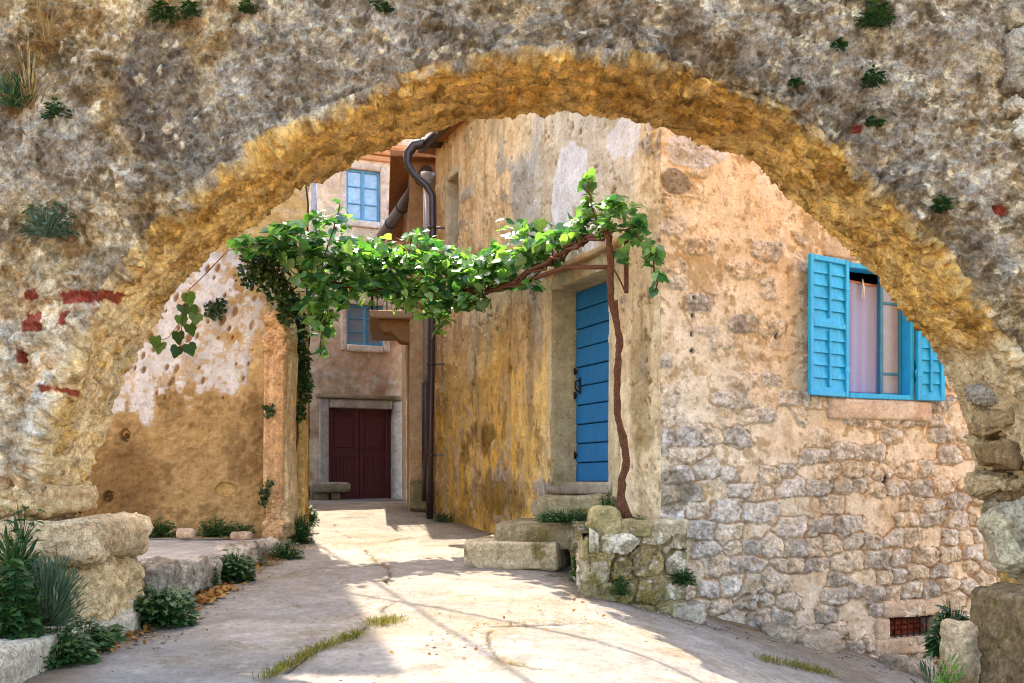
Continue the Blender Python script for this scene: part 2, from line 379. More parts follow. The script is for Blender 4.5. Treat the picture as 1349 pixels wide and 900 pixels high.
nn = nn/np.maximum(nl, 1e-9); nn[nl[..., 0] < 1e-9] = (0, -1, 0)
# soften the normals over the front edge
p = pos.reshape(-1, 3); U = np.repeat(ul, NV); Vv = vl.ravel(); N = nn.reshape(-1, 3)
front = sstep(1.0, 1.10, Vv+.07*fbm(p, 2.5, 3, 2)+.10*fbm(p, 11, 4, 3))
a1 = fbm(p, 1.3, 3, 40); a2 = fbm(p, 4.2, 4, 44); a3 = fbm(p, 13, 4, 48, .6); a4 = fbm(p, 42, 3, 52, .6)
wu = U+.09*fbm(p, 3, 3, 60); wv = Vv+.09*fbm(p, 3, 3, 61)
f1, ed, r1, r2 = stones(wu, wv, .34, .21, 71, .7, 2.2)
lump = sstep(.02, .22, ed)*(.35+.65*r1)*sstep(-.3, .2, a1+.4*a2)
g1_, e2, s1, s2 = stones(wu+.02*a3, wv+.02*a3, .05, .042, 91, .8, 2)
X, Z = p[:, 0], p[:, 2]
lowleft = sstep(.9, -.3, Z+.35*a2+.9*sstep(-2.2, -1.2, X))
a5 = fbm(p, 7, 4, 57, .6); rid = 1-np.abs(fbm(p, 6, 4, 58))*2.2; rid2 = 1-np.abs(fbm(p, 17, 3, 59))*2.2
fl1 = sstep(-.03, .03, fbm(p, 1.9, 5, 73, .55)); fl2 = sstep(-.03, .03, fbm(p, 4.5, 4, 74, .6)-.05)
sof = 1-.6*(1-front)
disp = .05*a1+.034*a2+.026*a3*sof+.012*a4*sof+.024*(lump-.4)+.014*(s1-.5)*sstep(.02, .2, e2)+.026*fl1+.018*fl2+.075*(r1-.5)*sstep(.0, .05, ed)*(1-.65*front)-.02*(1-sstep(0, .04, ed))*(1-front)-.022*np.clip(rid, 0, 1)**4-.010*np.clip(rid2, 0, 1)**3
vc1, vc2, vr1, vr2 = stones(wu+.02*a5, wv+.02*a5, .062, .055, 95, .9, 2); hol = sstep(.34, .18, vc1)*(vr1 > .72)*front
fa, fr1 = facets(wu+.03*a5, wv+.03*a5, .15, 2001); fb, fr2 = facets(wu+.02*a4, wv+.02*a5, .055, 2011); fz = sstep(-.25, .15, fbm(p, 1.6, 3, 2021)+.25*(1-front))
disp += (.55*fa+.55*fb)*(.35+.65*fz)
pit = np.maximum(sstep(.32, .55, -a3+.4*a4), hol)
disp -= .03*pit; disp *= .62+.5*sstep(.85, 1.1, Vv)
disp *= np.where(Vv < 0, .3, 1)
grey, brn, crm = lin(190, 172, 150, .7), lin(186, 144, 88, .68), lin(244, 218, 176, .72)
mid_ = sstep(-3.0, -1.8, X)*sstep(2.2, .4, X)
c = np.tile(lin(216, 180, 128, .72), (len(p), 1))
c = mixc(c, brn, sstep(-.12, .25, a2+.4*a5)*.85); c = mixc(c, grey, sstep(-.12, .22, fbm(p, .9, 4, 63)+.28*(Z-1.9)+.35*a5+.3*(mid_-.45))*.9)
c = mixc(c, crm, sstep(.02, .22, a3+.5*a4-.16+.3*a1)*.8); c = mixc(c, lin(126, 104, 76), sstep(.16, .34, -a5-.3*a4+.45*fbm(p, 2.5, 3, 65))*.8)
c = mixc(c, lin(128, 92, 48), (1-fl2)*sstep(-.1, .2, a2)*.5)
c = mixc(c, lin(104, 98, 98), ell(X, Z, -2.35, 2.55, .28, .5, .5*a2)*.6)
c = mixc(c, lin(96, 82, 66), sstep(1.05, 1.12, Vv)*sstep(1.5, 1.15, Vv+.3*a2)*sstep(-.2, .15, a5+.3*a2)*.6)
c = mixc(c, crm, (s2 > .95)*sstep(.05, .2, e2)*.75); c = mixc(c, c*.6, (s2 < .1)*sstep(.05, .2, e2))
# pale plaster and stone of the left pier
cl = np.tile(lin(244, 214, 174, .7), (len(p), 1)); cl = mixc(cl, lin(232, 184, 130, .68), sstep(-.05, .2, a2+.3*a5)*.85); cl = mixc(cl, lin(166, 138, 104), sstep(.08, .3, a1+.5*a5)*.75)
cl = mixc(cl, lin(128, 92, 58), (1-sstep(.0, .035, ed))*.75*sstep(-.1, .2, a2)); cl = mixc(cl, lin(250, 234, 210), sstep(.05, .25, fbm(p, 6, 4, 67))*.7)
cl = mixc(cl, lin(118, 88, 58), np.clip(rid, 0, 1)**8*.7)
pl = sstep(1.95, .8, Z+.45*a2+.35*a5+1.1*sstep(-2.7, -1.7, X)+.25*a1)*(X < 0)
c = mixc(c, cl, pl*.95)
# golden soffit
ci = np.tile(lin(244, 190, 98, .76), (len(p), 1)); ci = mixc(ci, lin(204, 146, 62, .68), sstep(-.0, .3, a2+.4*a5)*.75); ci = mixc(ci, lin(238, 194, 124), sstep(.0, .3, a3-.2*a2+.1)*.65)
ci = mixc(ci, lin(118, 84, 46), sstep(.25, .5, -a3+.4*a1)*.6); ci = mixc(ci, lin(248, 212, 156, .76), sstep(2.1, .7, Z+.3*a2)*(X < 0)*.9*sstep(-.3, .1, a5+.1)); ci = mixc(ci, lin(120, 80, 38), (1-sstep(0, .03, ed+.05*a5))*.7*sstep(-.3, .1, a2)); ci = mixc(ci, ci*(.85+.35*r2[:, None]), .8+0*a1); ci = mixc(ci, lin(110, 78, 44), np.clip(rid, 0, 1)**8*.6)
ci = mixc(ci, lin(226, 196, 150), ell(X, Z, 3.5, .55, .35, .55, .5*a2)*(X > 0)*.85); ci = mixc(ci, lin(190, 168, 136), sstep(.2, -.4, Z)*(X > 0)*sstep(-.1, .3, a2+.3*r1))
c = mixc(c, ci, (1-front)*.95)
# brick chips set in the pier
for (a, b, ra, rb) in [(100, 392, 19, 8), (122, 390, 16, 8), (138, 388, 8, 7), (43, 388, 11, 8), (45, 425, 12, 15), (86, 421, 7, 8), (30, 470, 8, 10), (72, 512, 16, 4), (1320, 275, 12, 5), (1128, 170, 8, 5)]:
    q0 = P(a, b, YF); m = (1-sstep(.9, 1.02, np.maximum(np.abs(X-q0[0]+.01*a3)/(ra/F*YF), np.abs(Z+CZ-q0[2]+.015*a3)/(rb/F*YF))+.5*a5+.25*a3))*(p[:, 1] < YF+.25); c = mixc(c, lin(170, 66, 44), m*.95); disp += .012*m
c = c*(1+(.34*(fr1-.5)+.30*(fr2-.5))*(.4+.6*fz))[:, None]
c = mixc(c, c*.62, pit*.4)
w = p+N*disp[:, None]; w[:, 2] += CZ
arch = empty('stone_arch', (0, 7.3, g1(0, 7.3)), 'huge weathered stone arch spanning the alley in front of the houses', 'arch')
fc = gridfaces(NU, NV, wrap=True, flip=False)
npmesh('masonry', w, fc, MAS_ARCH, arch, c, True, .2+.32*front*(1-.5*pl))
rocks('plinth_block', [rock((-3.18, 7.2, CZ-.40), (.95, 1.25, .30), 3, .018, 4.4, .05, .05, (230, 194, 146), (186, 146, 100))], MAS_ARCH, arch)
rocks('plinth_block', [rock((-3.15, 7.3, CZ-.86), (.86, 1.15, .72), 5, .02, 4, .06, .0, (230, 190, 136), (180, 128, 66)),
                       rock((-2.92, 7.35, CZ-.98), (.42, .5, .32), 8, .018, 3.4, .045, .3, (228, 204, 170), (160, 140, 110))], MAS_ARCH, arch)
rocks('plinth_block', [rock((-3.5, 7.3, CZ-.13), (.74, 1.15, .22), 6, .018, 3.4, .06, -.05, (232, 192, 136), (184, 138, 84))], MAS_ARCH, arch)
fst = []
for k, (px, py, w_, h_, t_) in enumerate([(1332, 150, .3, .12, (214, 190, 156)), (1342, 176, .26, .16, (224, 204, 170)), (1336, 112, .3, .13, (190, 172, 146)), (1330, 82, .2, .12, (176, 156, 124)), (1340, 55, .3, .14, (196, 180, 156)), (1338, 20, .3, .16, (200, 176, 140)), (1345, 215, .2, .12, (190, 170, 140))]):
    fst.append(rock(P(px, py, 6.83)+np.array([.08, 0, 0]), (w_, .22, h_), 12+k, .011, 5, .035, .1-.07*k, t_, (150, 130, 100), 0, fs=6, ry=.5-.17*k))
rocks('facing_stone', fst, MAS_ARCH, arch)
fst = []
for k, (px, py, w_, h_, t_) in enumerate([(1322, 520, .40, .2, (190, 176, 156)), (1330, 560, .40, .16, (184, 150, 104)), (1326, 600, .34, .2, (166, 130, 86)), (1318, 640, .3, .14, (196, 164, 116)), (1335, 640, .3, .2, (150, 114, 74)), (1338, 700, .34, .5, (198, 182, 152)), (1314, 715, .16, .4, (210, 190, 150))]):
    fst.append(rock(P(px, py, 7.2)+np.array([.1, .16, 0]), (w_, .5, h_), 40+k, .012, 4.4, .05, .3-.1*k, t_, (146, 122, 84), 0, fs=6, ry=.4-.12*k))
rocks('pier_stone', fst, MAS_ARCH, arch)
o = rocks('stone_block', [rock((3.84, 6.85, CZ-1.43), (1.16, 1.0, 1.42), 31, .014, 16, .035, .02, (140, 114, 78), (92, 70, 42), .12)], MAS_STONE)
meta(o, 'large dark mossy squared block carrying the right foot of the arch', 'stone block')
o = rocks('boundary_stone', [rock((3.225, 7.3, CZ-1.42), (.19, .34, .84), 33, .012, 7, .025, .1, (216, 186, 144), (160, 122, 70), .05)], MAS_STONE)
meta(o, 'small pale upright stone between the barred cellar opening and the dark block', 'stone')

# ------------------------------------------------------------------ central house
CO = np.array([1.35, 9.3]); az = R(-23); W = np.array([math.sin(az), math.cos(az)]); RT = np.array([W[1], -W[0]]); NL = -RT; NR = -W
def LF(t, o, z): return (CO[0]+W[0]*t+NL[0]*o, CO[1]+W[1]*t+NL[1]*o, z)
def RF(s, o, z): return (CO[0]+RT[0]*s+NR[0]*o, CO[1]+RT[1]*s+NR[1]*o, z)
def corner(z): return (.030*fbm(p3(z, z*0, 3.), 3.2, 4, 901)+.012*fbm(p3(z, z*0, 5.), 17, 3, 903))
def LFc(t, o, z): x, y, z = LF(t, o, z); k = corner(z)*np.exp(-(t/.16)**2); return x+(NL[0]+NR[0])*k, y+(NL[1]+NR[1])*k, z
def RFc(t, o, z): x, y, z = RF(t, o, z); k = corner(z)*np.exp(-(t/.16)**2); return x+(NL[0]+NR[0])*k, y+(NL[1]+NR[1])*k, z
def tl(px):  k = (px-CX)/F; return (CO[0]-CO[1]*k)/(W[1]*k-W[0])
def sr(px):  k = (px-CX)/F; return (CO[1]*k-CO[0])/(RT[0]-k*RT[1])
def zl(px, py): t = tl(px); return CZ+(HY-py)/F*(CO[1]+W[1]*t)
def zr(px, py): s = sr(px); return CZ+(HY-py)/F*(CO[1]+RT[1]*s)
def axis(a, b, step, brk):
    pts = sorted(set([a, b]+[x for x in brk if a < x < b])); out = []
    for u, v in zip(pts, pts[1:]):
        n = max(1, int(round((v-u)/step))); out.append(np.linspace(u, v, n+1)[:-1])
    return np.concatenate(out+[[b]])
def sheet(name, fr, us, zs, fn, mat, parent, holes=(), flip=False, keep=None):
    A, B = np.meshgrid(us, zs, indexing='ij'); a, b = A.ravel(), B.ravel(); r = fn(a, b); d, c = r[:2]; mk = r[2] if len(r) > 2 else np.full(len(a), .15)
    x, y, z = fr(a, d, b); V = np.stack([x, y, z+0*x], 1); f = gridfaces(len(us), len(zs), flip)
    ca, cb = a[f].mean(1), b[f].mean(1); ok = np.ones(len(f), bool)
    for (u0, u1, z0, z1) in holes: ok &= ~((ca > u0) & (ca < u1) & (cb > z0) & (cb < z1))
    if keep is not None: ok &= keep(ca, cb)
    f = f[ok]; used = np.unique(f); mp = np.full(len(V), -1); mp[used] = np.arange(len(used))
    return npmesh(name, V[used], mp[f], mat, parent, c[used], True, mk[used])
house = empty('stone_house', (CO[0], CO[1], g1(*CO)), 'two storey stone house with a blue plank door and a blue shuttered window', 'house')
HT = 5.02+CZ
# openings
DL, DR = tl(728), tl(803)                         # blue door, far and near jamb
dz0, dz1 = CZ+.0, zl(728, 372)
dz1 = CZ+2.13
UW = (tl(606), tl(590), zl(598, 334), zl(598, 232))
WS0, WS1, wz0, wz1 = sr(1112), sr(1203), CZ+.83, CZ+2.17
VS0, VS1, vz0, vz1 = sr(1171), sr(1229), zr(1200, 839), zr(1200, 812)
def left_fn(t, z):
    x, y, _ = LF(t, 0*t, z); p = p3(x, y, 0); p[:, 2] = z; zz = z-CZ
    st = np.stack([x*7, y*7, z*1.1], 1); s1 = fbm(st, .55, 4, 101); s2 = fbm(st, 1.7, 4, 103, .6)
    b1 = fbm(p, 1.1, 4, 105); b2 = fbm(p, 4, 4, 107); b3 = fbm(p, 15, 4, 109, .6)
    far = sstep(.6, 2.6, t)
    c = np.tile(lin(242, 218, 178, .7), (len(t), 1)); c = mixc(c, lin(242, 200, 146, .7), sstep(2.4, 4.2, t+.8*b1)*sstep(.5, 1.8, zz)*.9)
    c = mixc(c, lin(186, 152, 104), sstep(0, .5, s2+.3*b2)*.65); c = mixc(c, lin(240, 214, 170), sstep(.05, .5, b2+.3*s1)*.6)
    yel = sstep(2.15, 1.0, zz+.9*b1+.35*s1)*sstep(.75, 2.0, t+.5*s1)
    yc = np.tile(lin(238, 196, 106, .7), (len(t), 1)); yc = mixc(yc, lin(222, 172, 48, .68), sstep(-.05, .25, s1)); yc = mixc(yc, lin(234, 204, 142), sstep(.04, .2, s2+.2*b3)*.85); yc = mixc(yc, lin(150, 116, 60), sstep(.08, .3, b2+.6*s2-.08)*.75); yc = mixc(yc, lin(200, 184, 160), sstep(.2, .32, fbm(st, 1.1, 4, 117)+.2*b3)*.7)
    c = mixc(c, yc, yel*.9)
    low = sstep(.35, -.7, zz+.35*s1+.2*b2)*sstep(.5, 1.2, t)
    c = mixc(c, lin(128, 106, 40), low*.6*sstep(-.35, .2, b2)); c = mixc(c, lin(206, 176, 60), sstep(-.25, -.85, zz+.25*s2)*sstep(-.2, .3, s2)*.7*far)
    drk = ell(t, zz, tl(660), -.15, .8, .28, .8*b2+.5*s2)+ell(t, zz, tl(640), .55, .25, .22, .9*b2); c = mixc(c, lin(112, 88, 36), np.clip(drk, 0, 1)*.75)
    gs = ell(t, zz, tl(705), 2.75, .26, 1.2, .6*b2)+ell(t, zz, tl(690), 3.4, .35, .5, .6*b2); c = mixc(c, lin(186, 184, 178), np.clip(gs, 0, 1)*.85*sstep(-.5, .3, b3+.4))
    c = mixc(c, lin(206, 194, 170), ell(t, zz, tl(780), 3.3, .7, .8, .6*b2)*.8)
    gy = ell(t, zz, tl(800), 3.75, .3, .35, .5*b2); c = mixc(c, lin(150, 138, 100), gy*.6)
    gk = sstep(.12, .3, fbm(st, 1.0, 4, 125)+.25*b3)*sstep(.3, 1.2, t); c = mixc(c, lin(150, 142, 126, .62), gk*.28)
    c = mixc(c, lin(212, 200, 178, .68), ell(t, zz, tl(760), 3.1, 1.15, 1.15, .55*b2+.3*b1)*.75)
    wp = np.maximum(ell(t, zz, tl(750), zl(750, 235)-CZ, .42, .38, .35*b2+.1*b3, .06), ell(t, zz, tl(742), zl(742, 272)-CZ, .28, .3, .35*b2+.1*b3, .06))
    wp = np.maximum(wp, ell(t, zz, tl(775), zl(775, 300)-CZ, .16, .3, .4*b2, .06)); wp = np.maximum(wp, ell(t, zz, tl(820), zl(820, 185)-CZ, .35, .2, .5*b2, .08)*.85)
    c = mixc(c, lin(238, 236, 236), wp*.92)
    sk = ell(t, zz, tl(845), .9, .22, .8, .7*b2); c = mixc(c, lin(160, 136, 88), sk*.65); sk2 = ell(t, zz, tl(700), 1.4, .12, .8, .6*b2); c = mixc(c, lin(150, 136, 110), sk2*.6)
    stn = sstep(.25, .5, b1+.5*fbm(p, 2.3, 3, 111))*(1-wp); f1, e, r1, r2 = stones(t+.05*b2, z+.05*b2, .34, .2, 115, .6, 2.6)
    ms = stn*sstep(.05, .15, e)*(r1 > .6); c = mixc(c, lin(176, 168, 158), ms*.8); 
    holes = sstep(.38, .6, -b3+.5*b2); c = mixc(c, lin(120, 92, 50), holes*.7*(1-wp))
    fl = sstep(-.02, .02, fbm(p, 2.6, 5, 119, .6)+.25*s1); c = mixc(c, c*np.array([.86, .82, .74]), (1-fl)*.8*(1-wp))
    d = .03*b1+.018*b2+.014*fl*(1-wp)+.009*b3*(1-.7*wp)+.012*wp+.012*ms-.014*holes*(1-wp)+.010*s2
    near = sstep(.10, .0, t); d = d*(1-near)+near*.01*b3
    return d, c
ts = axis(0, 6.3, .0155, [DL, DR, UW[0], UW[1]]); zs = axis(CZ-1.5, HT, .016, [dz0, dz1, UW[2], UW[3]])
sheet('wall', LFc, ts, zs, left_fn, MAS_PLAS, house, [(DR, DL, dz0-.25, dz1), UW])
def right_fn(s, z):
    x, y, _ = RF(s, 0*s, z); p = p3(x, y, 0); p[:, 2] = z; zz = z-CZ
    b1 = fbm(p, .9, 3, 131); b2 = fbm(p, 3.6, 4, 133); b3 = fbm(p, 14, 4, 135, .6); b4 = fbm(p, 45, 3, 137)
    f1, e, r1, r2 = stones(s+.035*fbm(p, 5, 3, 139)+.01*b3, z+.03*fbm(p, 5, 3, 140)+.008*b3-.02*s, .29, .175, 141, .7, 4.5)
    expo = .2+.24*sstep(2.4, .9, zz)+.36*sstep(.6, -.1, zz+.3*b1)+.2*b1
    vis = sstep(-.04, .04, expo-r1)
    m = sstep(.09, .14, e+.15*b3+.13*b2+.08*b4)*vis
    q = sstep(.10, .0, s-.12-.18*(hsh(np.floor(z/.3).astype(np.int64), 0*s.astype(np.int64), 0*s.astype(np.int64), 5)))  # quoins at the corner
    qf, qe, q1, q2 = stones(s*0+.2, z+.012*b2, .5, .3, 151, .5, 4); qm = q*sstep(.06, .16, np.abs(((z/.3) % 1)-.5)*-1+.5)*sstep(.8, .2, zz+.5*b1)
    c = np.tile(lin(246, 230, 206, .76), (len(s), 1)); c = mixc(c, lin(240, 214, 180, .74), sstep(-.05, .3, b2)*.7); c = mixc(c, lin(248, 226, 194), sstep(.05, .4, b3+.4*b1)*.55)
    c = mixc(c, lin(186, 150, 84), sstep(.08, .2, b3+.9*fbm(p, 1.7, 3, 155)-.2+.14*sstep(-.2, 1.6, zz))*.6); c = mixc(c, lin(170, 146, 110), sstep(.26, .36, fbm(p, 9, 4, 161, .65))*.45)
    c = mixc(c, lin(230, 184, 128), sstep(.22, .45, fbm(p, 6, 3, 157))*.35)
    g = np.tile(lin(232, 222, 206, .74), (len(s), 1)); g = mixc(g, lin(186, 178, 168, .68), sstep(.55, .95, r2+.4*b2)*.9); g = mixc(g, lin(244, 222, 190, .7), (r2 < .6)*.95); g = mixc(g, lin(244, 234, 222), (r2 < .14)*.9)
    g = mixc(g, lin(244, 236, 224, .7), sstep(.08, .2, b3+.5*b4)*.6); g = mixc(g, lin(170, 156, 140), sstep(.16, .26, -b3+.4*b4+.2*b2)*.6); g = mixc(g, lin(240, 206, 160), sstep(.2, .5, fbm(p, 8, 3, 159))*.55)
    m2 = np.maximum(m, qm*.8*sstep(-.4, .1, b2+.2)); c = mixc(c, g, m2)
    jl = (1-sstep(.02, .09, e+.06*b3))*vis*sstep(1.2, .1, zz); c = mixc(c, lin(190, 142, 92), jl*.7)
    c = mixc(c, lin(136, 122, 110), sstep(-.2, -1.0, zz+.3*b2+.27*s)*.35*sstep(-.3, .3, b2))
    # pale squared stones and the repaired bed under the roof
    for (a, b, ra, rb, col, k) in [(915, 200, 46, 22, (236, 236, 238), 1), (1105, 325, 22, 20, (236, 214, 184), .5), (1060, 352, 16, 9, (244, 232, 214), .8), (935, 436, 18, 6, (240, 230, 214), .8), (885, 648, 36, 26, (150, 138, 116), .7), (890, 240, 20, 16, (158, 148, 136), .9)]:
        mm = ell(s, z, sr(a), zr(a, b), ra/F*9.6, rb/F*9.6, .3*b2+.15*b3, .08); c = mixc(c, lin(*col), mm*k); m2 = np.maximum(m2, mm*.6)
    hole = np.zeros_like(s)
    for (a, b, ra, rb) in [(912, 393, 2.5, 3), (913, 415, 2.5, 3), (912, 440, 2.5, 3), (913, 462, 3, 3), (1017, 372, 3, 4), (1166, 635, 4, 10), (1022, 444, 2, 5)]:
        hole = np.maximum(hole, ell(s, z, sr(a), zr(a, b), ra/F*9.8, rb/F*9.8, .2*b3, .3))
    c = mixc(c, lin(44, 28, 20), hole*.9)
    fa, fr1 = facets(s+.02*b3, z+.02*b3, .085, 2101); fb, fr2 = facets(s+.01*b4, z+.01*b4, .035, 2111)
    c = c*(1+m2*(.16*(fr1-.5)+.12*(fr2-.5)))[:, None]
    d = m2*(.022+.010*sstep(.05, .35, e)*(.4+.6*r2)+.28*fa+.22*fb)+.012*b3*(.5+m2)+.006*b4+.02*b2+.014*b1-.018*jl-.05*hole
    near = sstep(.05, .0, s); d = d*(1-near)+near*.01*b3
    return d, c, .1+.5*m2
ss = axis(0, 4.9, .0115, [WS0, WS1, VS0, VS1]); zs = axis(CZ-2.6, HT, .0115, [wz0, wz1, vz0, vz1])
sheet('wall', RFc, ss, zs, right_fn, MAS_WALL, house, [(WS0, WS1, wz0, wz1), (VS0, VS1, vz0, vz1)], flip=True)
b = MB(); D2 = 6.3; S2 = 4.9
for quad in ([LF(D2, 0, CZ-1.5), LF(D2, -S2, CZ-1.5), LF(D2, -S2, HT), LF(D2, 0, HT)], [LF(0, -S2, CZ-2.7), LF(D2, -S2, CZ-2.7), LF(D2, -S2, HT), LF(0, -S2, HT)]):
    b.bm.faces.new([b.bm.verts.new(v) for v in quad])
b.build('rear_wall', MAS_PLAS if False else mat_plain('hidden_plaster', (.35, .28, .2)), house)
b = MB(); ov = .2
e = [LF(-ov, ov, HT), LF(D2+.32, ov, HT), LF(D2+.32, -S2-ov, HT), LF(-ov, -S2-ov, HT)]; cxr = [LF(1.6, -S2/2, HT+1.1), LF(D2-1.6, -S2/2, HT+1.1)]
vs = [b.bm.verts.new(v) for v in e]+[b.bm.verts.new(v) for v in cxr]; vs2 = [b.bm.verts.new((v[0], v[1], v[2]-.1)) for v in e]
for f in ((0, 1, 5, 4), (1, 2, 5), (2, 3, 4, 5), (3, 0, 4)): b.bm.faces.new([vs[i] for i in f])
for i in range(4): b.bm.faces.new([vs[i], vs[(i+1) % 4], vs2[(i+1) % 4], vs2[i]])
b.bm.faces.new(vs2)
b.build('roof', ROOFT, house)
# door surround
def stonepiece(name, fr, boxes, parent, tone, dark, seed=1, bev=.012, moss=0., res=.03):
    V, Fc, C, n = [], [], [], 0
    for k, (u0, u1, o0, o1, z0, z1) in enumerate(boxes):
        r = rock((0, 0, 0), (abs(u1-u0), abs(o1-o0), abs(z1-z0)), seed+k, res, 16, .006, 0, tone, dark, moss, (120, 110, 60), 5.)
        q = r[0]; x, y, z = fr(q[:, 0]+(u0+u1)/2, q[:, 1]+(o0+o1)/2, q[:, 2]+(z0+z1)/2); f = r[1]
        if fr is RF: f = f[:, ::-1]
        V.append(np.stack([x, y, z], 1)); Fc.append(f+n); C.append(r[2]); n += len(q)
    return rocks(name, [(np.concatenate(V), np.concatenate(Fc), np.concatenate(C))], MAS_STONE, parent, .12)
jw = .13
stonepiece('door_frame', LF, [(DL-.0, DL+jw, -.34, .022, dz0-.2, dz1+.16), (DR-jw*1.6, DR, -.34, .022, dz0-.2, dz1+.16), (DR+.004, DL-.004, -.34, .02, dz1, dz1+.17)], house, (212, 194, 152), (150, 138, 112), 61)
stonepiece('door_frame', LF, [(DR-jw*1.9, DL+jw*1.25, -.1, .08, dz1+.165, dz1+.23)], house, (206, 172, 122), (130, 104, 70), 66)
stonepiece('threshold', LF, [(DR-.1, DL+.12, -.5, .06, dz0-.13, dz0)], house, (172, 160, 140), (112, 104, 92), 68, moss=.2)
door = MB(); npl = 10; ph = (dz1-dz0)/npl
for k in range(npl):
    zz0 = dz0+k*ph; h0 = random.uniform(-.006, .006)
    door.box((DR+.005, -.335, zz0+.006), (DL-.005, -.285+random.uniform(-.003, .004), zz0+ph-.004+h0*0), .007, LF, Matrix.Rotation(R(2.4), 3, 'X') if True else None)
door = door.build('door', DOORBLUE, house)
h = MB(); hx = DL-.12
h.box((hx-.02, -.285, CZ+.98), (hx+.02, -.272, CZ+1.16), .004, LF); h.tube([LF(hx, -.272, CZ+1.13), LF(hx, -.225, CZ+1.12), LF(hx, -.22, CZ+1.04), LF(hx, -.26, CZ+1.0)], .009, 8)
h.build('handle', DARKMET, door)
for zz in (.95, 1.22, .28):
    h = MB(); h.box((DL-.05, -.287, CZ+zz), (DL-.004, -.278, CZ+zz+.04), .004, LF); h.tube([LF(DL-.008, -.27, CZ+zz-.02), LF(DL-.008, -.27, CZ+zz+.06)], .011, 8); h.build('hinge', DARKMET, door)
# high blind window in the left wall
u0, u1, z0, z1 = UW
uw = stonepiece('window', LF, [(u0-.09, u0+.0, -.2, .02, z0-.09, z1+.09), (u1, u1+.09, -.2, .02, z0-.09, z1+.09), (u0+.003, u1-.003, -.2, .02, z1, z1+.09), (u0+.003, u1-.003, -.2, .03, z0-.09, z0)], house, (226, 206, 172), (190, 166, 126), 71)
b = MB(); b.box((u0, -.2, z0), (u1, -.16, z1), .003, LF); b.build('pane', mat_plain('grey_board', lin(176, 160, 140)), uw)
# cast corner post / bracket line of old cable holes, window in right wall
stonepiece('window_sill', RF, [(sr(1089), sr(1224), -.2, .05, wz0-.21, wz0-.012)], house, (240, 214, 190), (196, 160, 136), 75)
stonepiece('lintel', RF, [(sr(1084), sr(1222), -.2, .012, wz1+.035, wz1+.36)], house, (240, 220, 194), (214, 184, 148), 77)
fr_ = MB(); fw = .052
for bx_ in ((WS0, WS0+fw, wz0, wz1), (WS1-fw, WS1, wz0, wz1)): fr_.box((bx_[0], -.16, bx_[2]), (bx_[1], .022, bx_[3]), .006, RF)
fr_.box((WS0+fw, -.16, wz0), (WS1-fw, .024, wz0+fw), .006, RF); fr_.box((WS0+fw, -.16, wz1-fw), (WS1-fw, .02, wz1), .006, RF)
win = fr_.build('window', SHUTBLUE, house)
# inner casement: left leaf swung in, right leaf closed with pane
mid = WS0+(WS1-WS0)*.62
b = MB(); b.box((mid, -.15, wz0+fw), (mid+.045, -.1, wz1-fw), .005, RF); b.box((WS1-fw-.03, -.15, wz0+fw), (WS1-fw-.002, -.1, wz1-fw), .005, RF)
for zz in (wz0+fw, wz0+.26, wz0+.98, wz1-fw-.04): b.box((mid+.045, -.145, zz+.002), (WS1-fw-.03, -.112, zz+.028), .004, RF)
b.build('sash', mat_paint('blue_grey_sash_paint', lin(60, 140, 178, .7), .5, .3), win)
b = MB(); b.box((mid+.04, -.132, wz0+fw), (WS1-fw-.02, -.126, wz1-fw), 0, RF); b.build('pane', mat_plain('dusty_pane', lin(168, 166, 178, .7), .3, 0, .5, 9, .12, .03), win)
us = np.linspace(WS0+fw*.6, mid+.02, 60); zs = np.linspace(wz0+fw+.02, wz1-fw-.1, 60)
def cur_fn(u, z):
    k = (u-us[0])/(us[-1]-us[0]); dr = .5+.5*(zs[-1]-z)/(zs[-1]-zs[0])
    return -.17+.014*np.sin(k*21+.4*np.sin(z*3))*dr+.01*np.sin(k*9+z*1.3), np.ones((len(u), 3))
cur = sheet('curtain', RF, us, zs, cur_fn, NETMAT, win, flip=True); sm = cur.modifiers.new('s', 'SOLIDIFY'); sm.thickness = .004
b = MB(); b.tube([RF(us[0]-.02, -.165, zs[-1]+.03), RF(us[-1]+.02, -.165, zs[-1]-.02)], .014, 8)
kn = us[0]+(us[-1]-us[0])*.6; b.build('curtain_rod', mat_plain('peach_rod', lin(224, 150, 110)), win)
b = MB()
b.tube([RF(kn, -.14, zs[-1]+.04), RF(kn+.004, -.135, zs[-1]-.05), RF(kn-.012, -.135, zs[-1]-.17)], .006, 6); b.tube([RF(kn, -.14, zs[-1]+.04), RF(kn+.02, -.133, zs[-1]-.06), RF(kn+.012, -.133, zs[-1]-.15)], .006, 6)
b.build('tie_cord', mat_plain('white_cord', (.75, .73, .7)), win)
b = MB(); b.box((WS0-.4, -2.2, wz0-.6), (WS1+.6, -.9, wz0-.55), 0, RF); b.box((WS0-.5, -1.1, wz0-.6), (WS1+.5, -1.05, wz1+.4), 0, RF); b.build('room_back', DARKIN, house)
